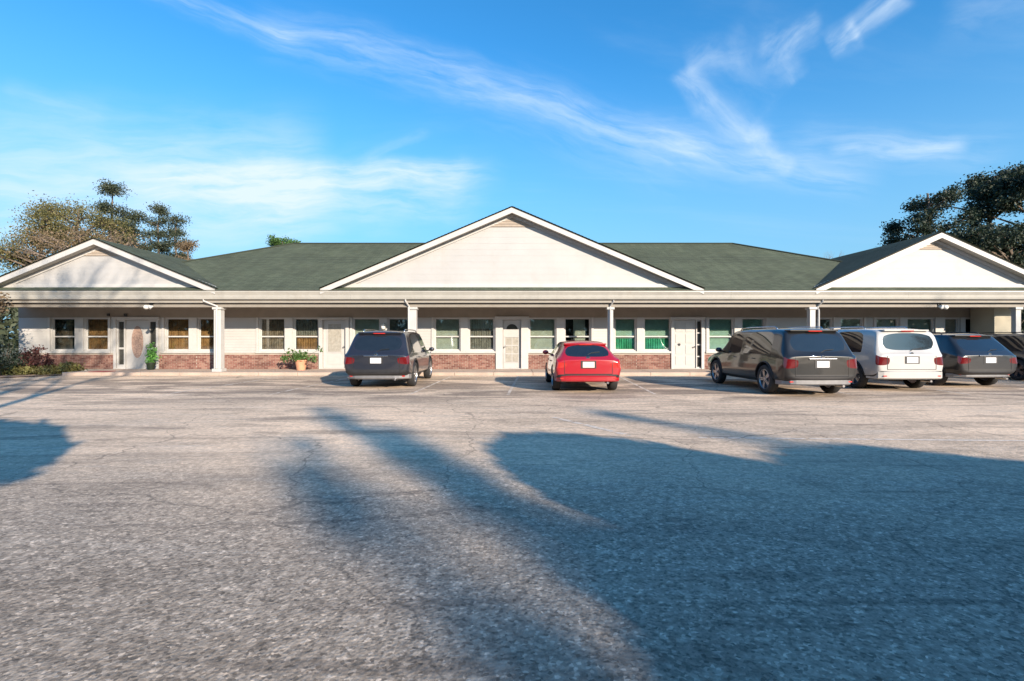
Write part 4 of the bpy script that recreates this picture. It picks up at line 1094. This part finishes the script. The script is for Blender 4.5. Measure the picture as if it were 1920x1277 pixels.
shrub('low olive shrub beside the leftmost window', (-17.9, 20.6, .03), .34, .45, 'leaf_olive', 53)
shrub('dark green shrub past the right end of the porch', (21.6, 20.6, 0), .9, 1.9, 'leaf_dark', 54)
# ground cover on the bed
rs = np.random.RandomState(4); n = 420
cv = np.stack([rs.uniform(-21.5, -17.5, n), rs.uniform(18.8, 20.9, n), rs.uniform(.05, .26, n)], 1)
cv = cv[(cv[:, 1] > 18.9+(cv[:, 0]+21.5)*.15)]
gc = leaf_object('ground_cover', leaves([tuple(c) for c in cv], 26, .10, .05, random.Random(2), .8), M['leaf_cover']); tag(gc, 'low olive ground cover on the soil at the left end', kind='stuff')
# distant woods behind everything
rs = np.random.RandomState(8); n = 1900
xx = rs.uniform(-170, 170, n); yy = rs.uniform(70, 84, n); zz_ = rs.uniform(0, 1, n)*(5.5+1.8*np.sin(xx*.13)+1.0*np.sin(xx*.41))
wd_ = leaf_object('woods', leaves([tuple(c) for c in np.stack([xx, yy, zz_], 1)], 22, .8, .55, random.Random(3), .8), M['leaf_pine']); tag(wd_, 'far line of dark woods behind the building', kind='stuff')

xx = rs.uniform(-120, 120, 1500); yy = rs.uniform(-72, -58, 1500); zz_ = rs.uniform(0, 1, 1500)*(12+2.5*np.sin(xx*.11)+1.5*np.sin(xx*.31))  # woods out of view, added so windows and cars reflect dark
wb_ = leaf_object('woods', leaves([tuple(c) for c in np.stack([xx, yy, zz_], 1)], 24, 1.1, .8, random.Random(5), .9), M['leaf_pine']); tag(wb_, 'unseen tall woods added behind the camera to darken reflections', kind='stuff')
# potted plants, wreath, mat
def pot(label, loc, rp, hp, fmat, fr, fh, seed, size=.04, mat='terracotta'):
    root = empty('potted_plant', loc); tag(root, label, 'plant')
    MB().lathe([(0, .0), (rp*.68, 0), (rp*.95, hp*.85), (rp*1.08, hp*.86), (rp*1.08, hp), (rp*.9, hp), (rp*.85, hp*.9), (0, hp*.9)], (0, 0, 0), 'z', 20).build('pot', M[mat], root, smooth=False)
    r = random.Random(seed); cen = [(r.gauss(0, fr*.45), r.gauss(0, fr*.3), hp+abs(r.gauss(.3, .35))*fh) for _ in range(34)]
    st = MB()
    for c in cen[:16]: st.tube([(0, 0, hp*.9), (c[0]*.4, c[1]*.4, (hp+c[2])/2), c], [.01, .008, .004], 4, False)
    st.build('stem', M['leaf_green'], root); leaf_object('foliage', leaves(cen, 14, .06, size, r), M[fmat], root); return root
pot('terracotta pot with a spreading green plant by the second door', (wx(581), 20.9, .12), .24, .42, 'leaf_green', .75, .38, 61, .06)
pot('tall green potted plant right of the oval-glass door', (wx(302), 21.2, .12), .17, .3, 'leaf_lime', .17, .85, 62, .05, 'leaf_dark')
wr = empty('wreath', (wx(1846), WY-.13, 1.72)); tag(wr, 'dark round wreath hanging on the wall at the right end of the porch', 'wreath')
rr_ = random.Random(3)
MB().tube([(.22*math.cos(a), 0, .22*math.sin(a)) for a in [2*math.pi*k/20 for k in range(21)]], .03, 6).build('ring', M['bark'], wr)
leaf_object('foliage', leaves([(.22*math.cos(a), 0, .22*math.sin(a)) for a in [2*math.pi*k/40 for k in range(40)]], 16, .035, .04, rr_), M['leaf_dark'], wr)
mt = MB().box(wx(245), wx(273), 19.62, 20.2, .124, .142).build('doormat', M['mat'], bevel=.004); tag(mt, 'dark red doormat on the walk in front of the oval-glass door', 'doormat')

# ------------------------------------------------------------------ trees behind the camera: they throw the shade on the lot
def sunward(x, y, dist): return (x+SUN_AZ[0]*dist, y+SUN_AZ[1]*dist)
K = 1/math.tan(R(SUN_EL))
def shade_tree(label, tip, h, rad, zlow, mat, seed, n=34, rc=.8, per=44, subs=44, size=.11):
    x, y = sunward(tip[0], tip[1], h*K); r = random.Random(seed); cl = []
    cz, hz_ = (h+zlow)/2, (h-zlow)/2
    cl = blob_clumps(r, 0, cz, rad, hz_, n, rc)
    return tree('shade_tree', label, (x, y, 0), cl, .22, mat, per=per, size=size, subs=subs, seed=seed, spread=.2)
def dense_tree(label, x, y, parts, seed, n=9000, size=.17):
    root = empty('shade_tree', (x, y, 0)); tag(root, label, 'tree'); rs = np.random.RandomState(seed); r = random.Random(seed)
    tm = MB(); top = max(p[2] for p in parts); tm.tube([(0, 0, 0), (.05, .03, top*.5), (0, 0, top)], [.24, .18, .05], 8); out = []
    for (dx, dy, z, rx_, rz__) in parts:
        tm.tube([(0, 0, max(.5, z-rz__)), (dx*.6, dy*.6, z-rz__*.3), (dx, dy, z)], [.12, .07, .03], 5)
        u = rs.normal(size=(n, 3)); u /= np.linalg.norm(u, axis=1)[:, None]
        lump = 1+.045*np.sin(u[:, 0]*7+seed)*np.sin(u[:, 1]*6+1)*np.cos(u[:, 2]*8)
        k = (rs.uniform(.55, 1, n)**.35*lump)[:, None]
        out.append(u*k*np.array([rx_, rx_, rz__])+np.array([dx, dy, z]))
    tm.build('trunk', M['bark'], root, smooth=True)
    leaf_object('crown', leaves(np.concatenate(out), 1, .04, size, r), M['leaf_dark'], root); return root
def aimed(tx, ty, z): return sunward(tx, ty, z*K)
def tall(label, tip, h, seed, levels, wb, per, zf=.45):
    x, y = sunward(tip[0], tip[1], h*K); r = random.Random(seed); cl = []
    for i in range(levels):
        f = i/(levels-1); z = h*(zf+(1-zf)*f)-.2
        for k in range(2):
            a = r.uniform(0, 6.28); ro = wb*(1-.6*f)*r.uniform(.2, 1); cl.append((math.cos(a)*ro, math.sin(a)*ro, z, .24, .24, .55))
    return tree('tall_pine', label, (x, y, 0), cl, .14, 'leaf_pine', per=per, size=.09, subs=12, seed=seed, spread=.14)
# (aimed shadow centre on the lot, crown centre height, radii)
x, y = aimed(2.13, 4.55, 4.2)
dense_tree('dense round-crowned tree behind the camera, shading the lot centre', x, y, [(0, 0, 4.2, 1.38, 1.22), (.1, -.1, 2.9, 1.5, 1.2)], 71)
x, y = aimed(3.3, 1.1, 3.4)
dense_tree('low dense round tree behind the camera, shading the near lot', x, y, [(0, 0, 3.4, 2.0, 1.1)], 75)
x, y = aimed(6.2, 2.6, 4.6)
dense_tree('broad dense tree behind the camera, shading the right of the lot', x, y, [(0, 0, 4.6, 2.05, 1.55), (-.4, .3, 3.2, 2.3, 1.6)], 72, 12000)
x, y = aimed(11.6, 1.7, 4.6)
dense_tree('dense tree behind the camera, shading the far right of the lot', x, y, [(0, 0, 4.6, 2.7, 2.1), (.2, 0, 2.8, 2.3, 1.6)], 73, 12000)
x, y = aimed(-8.1, 5.0, 4.4)
dense_tree('dense tree behind the camera, shading the left edge of the lot', x, y, [(0, 0, 4.4, 2.8, 1.2)], 74)
tall('thin tall pine behind the camera, first of three', (-3.5, 9.8), 13.0, 81, 11, 1.0, 8, .42)
tall('thin tall pine behind the camera, second of three', (-3.0, 6.5), 15.5, 82, 11, 1.05, 7, .5)
tall('slim pine with small crown behind the camera, nearest the dense trees', (1.9, 9.6), 14.5, 84, 8, .45, 8, .55)
tall('thin tall pine behind the camera, third of three', (-1.7, 7.3), 14.0, 83, 12, 1.25, 7, .42)
x, y = sunward(-16.5, 20, 27); bare_tree('bare_shade_tree', 'leafless tree behind the camera facing the left gable', (x-1.0, y, 0), 17.5, .20, seed=91, depth=6, spread=.6, first=.3)
x, y = sunward(18.5, 20, 30); bare_tree('bare_shade_tree', 'leafless tree right of the lot facing the right gable', (x, y, 0), 16.5, .22, seed=92, depth=7, spread=.6, first=.28)
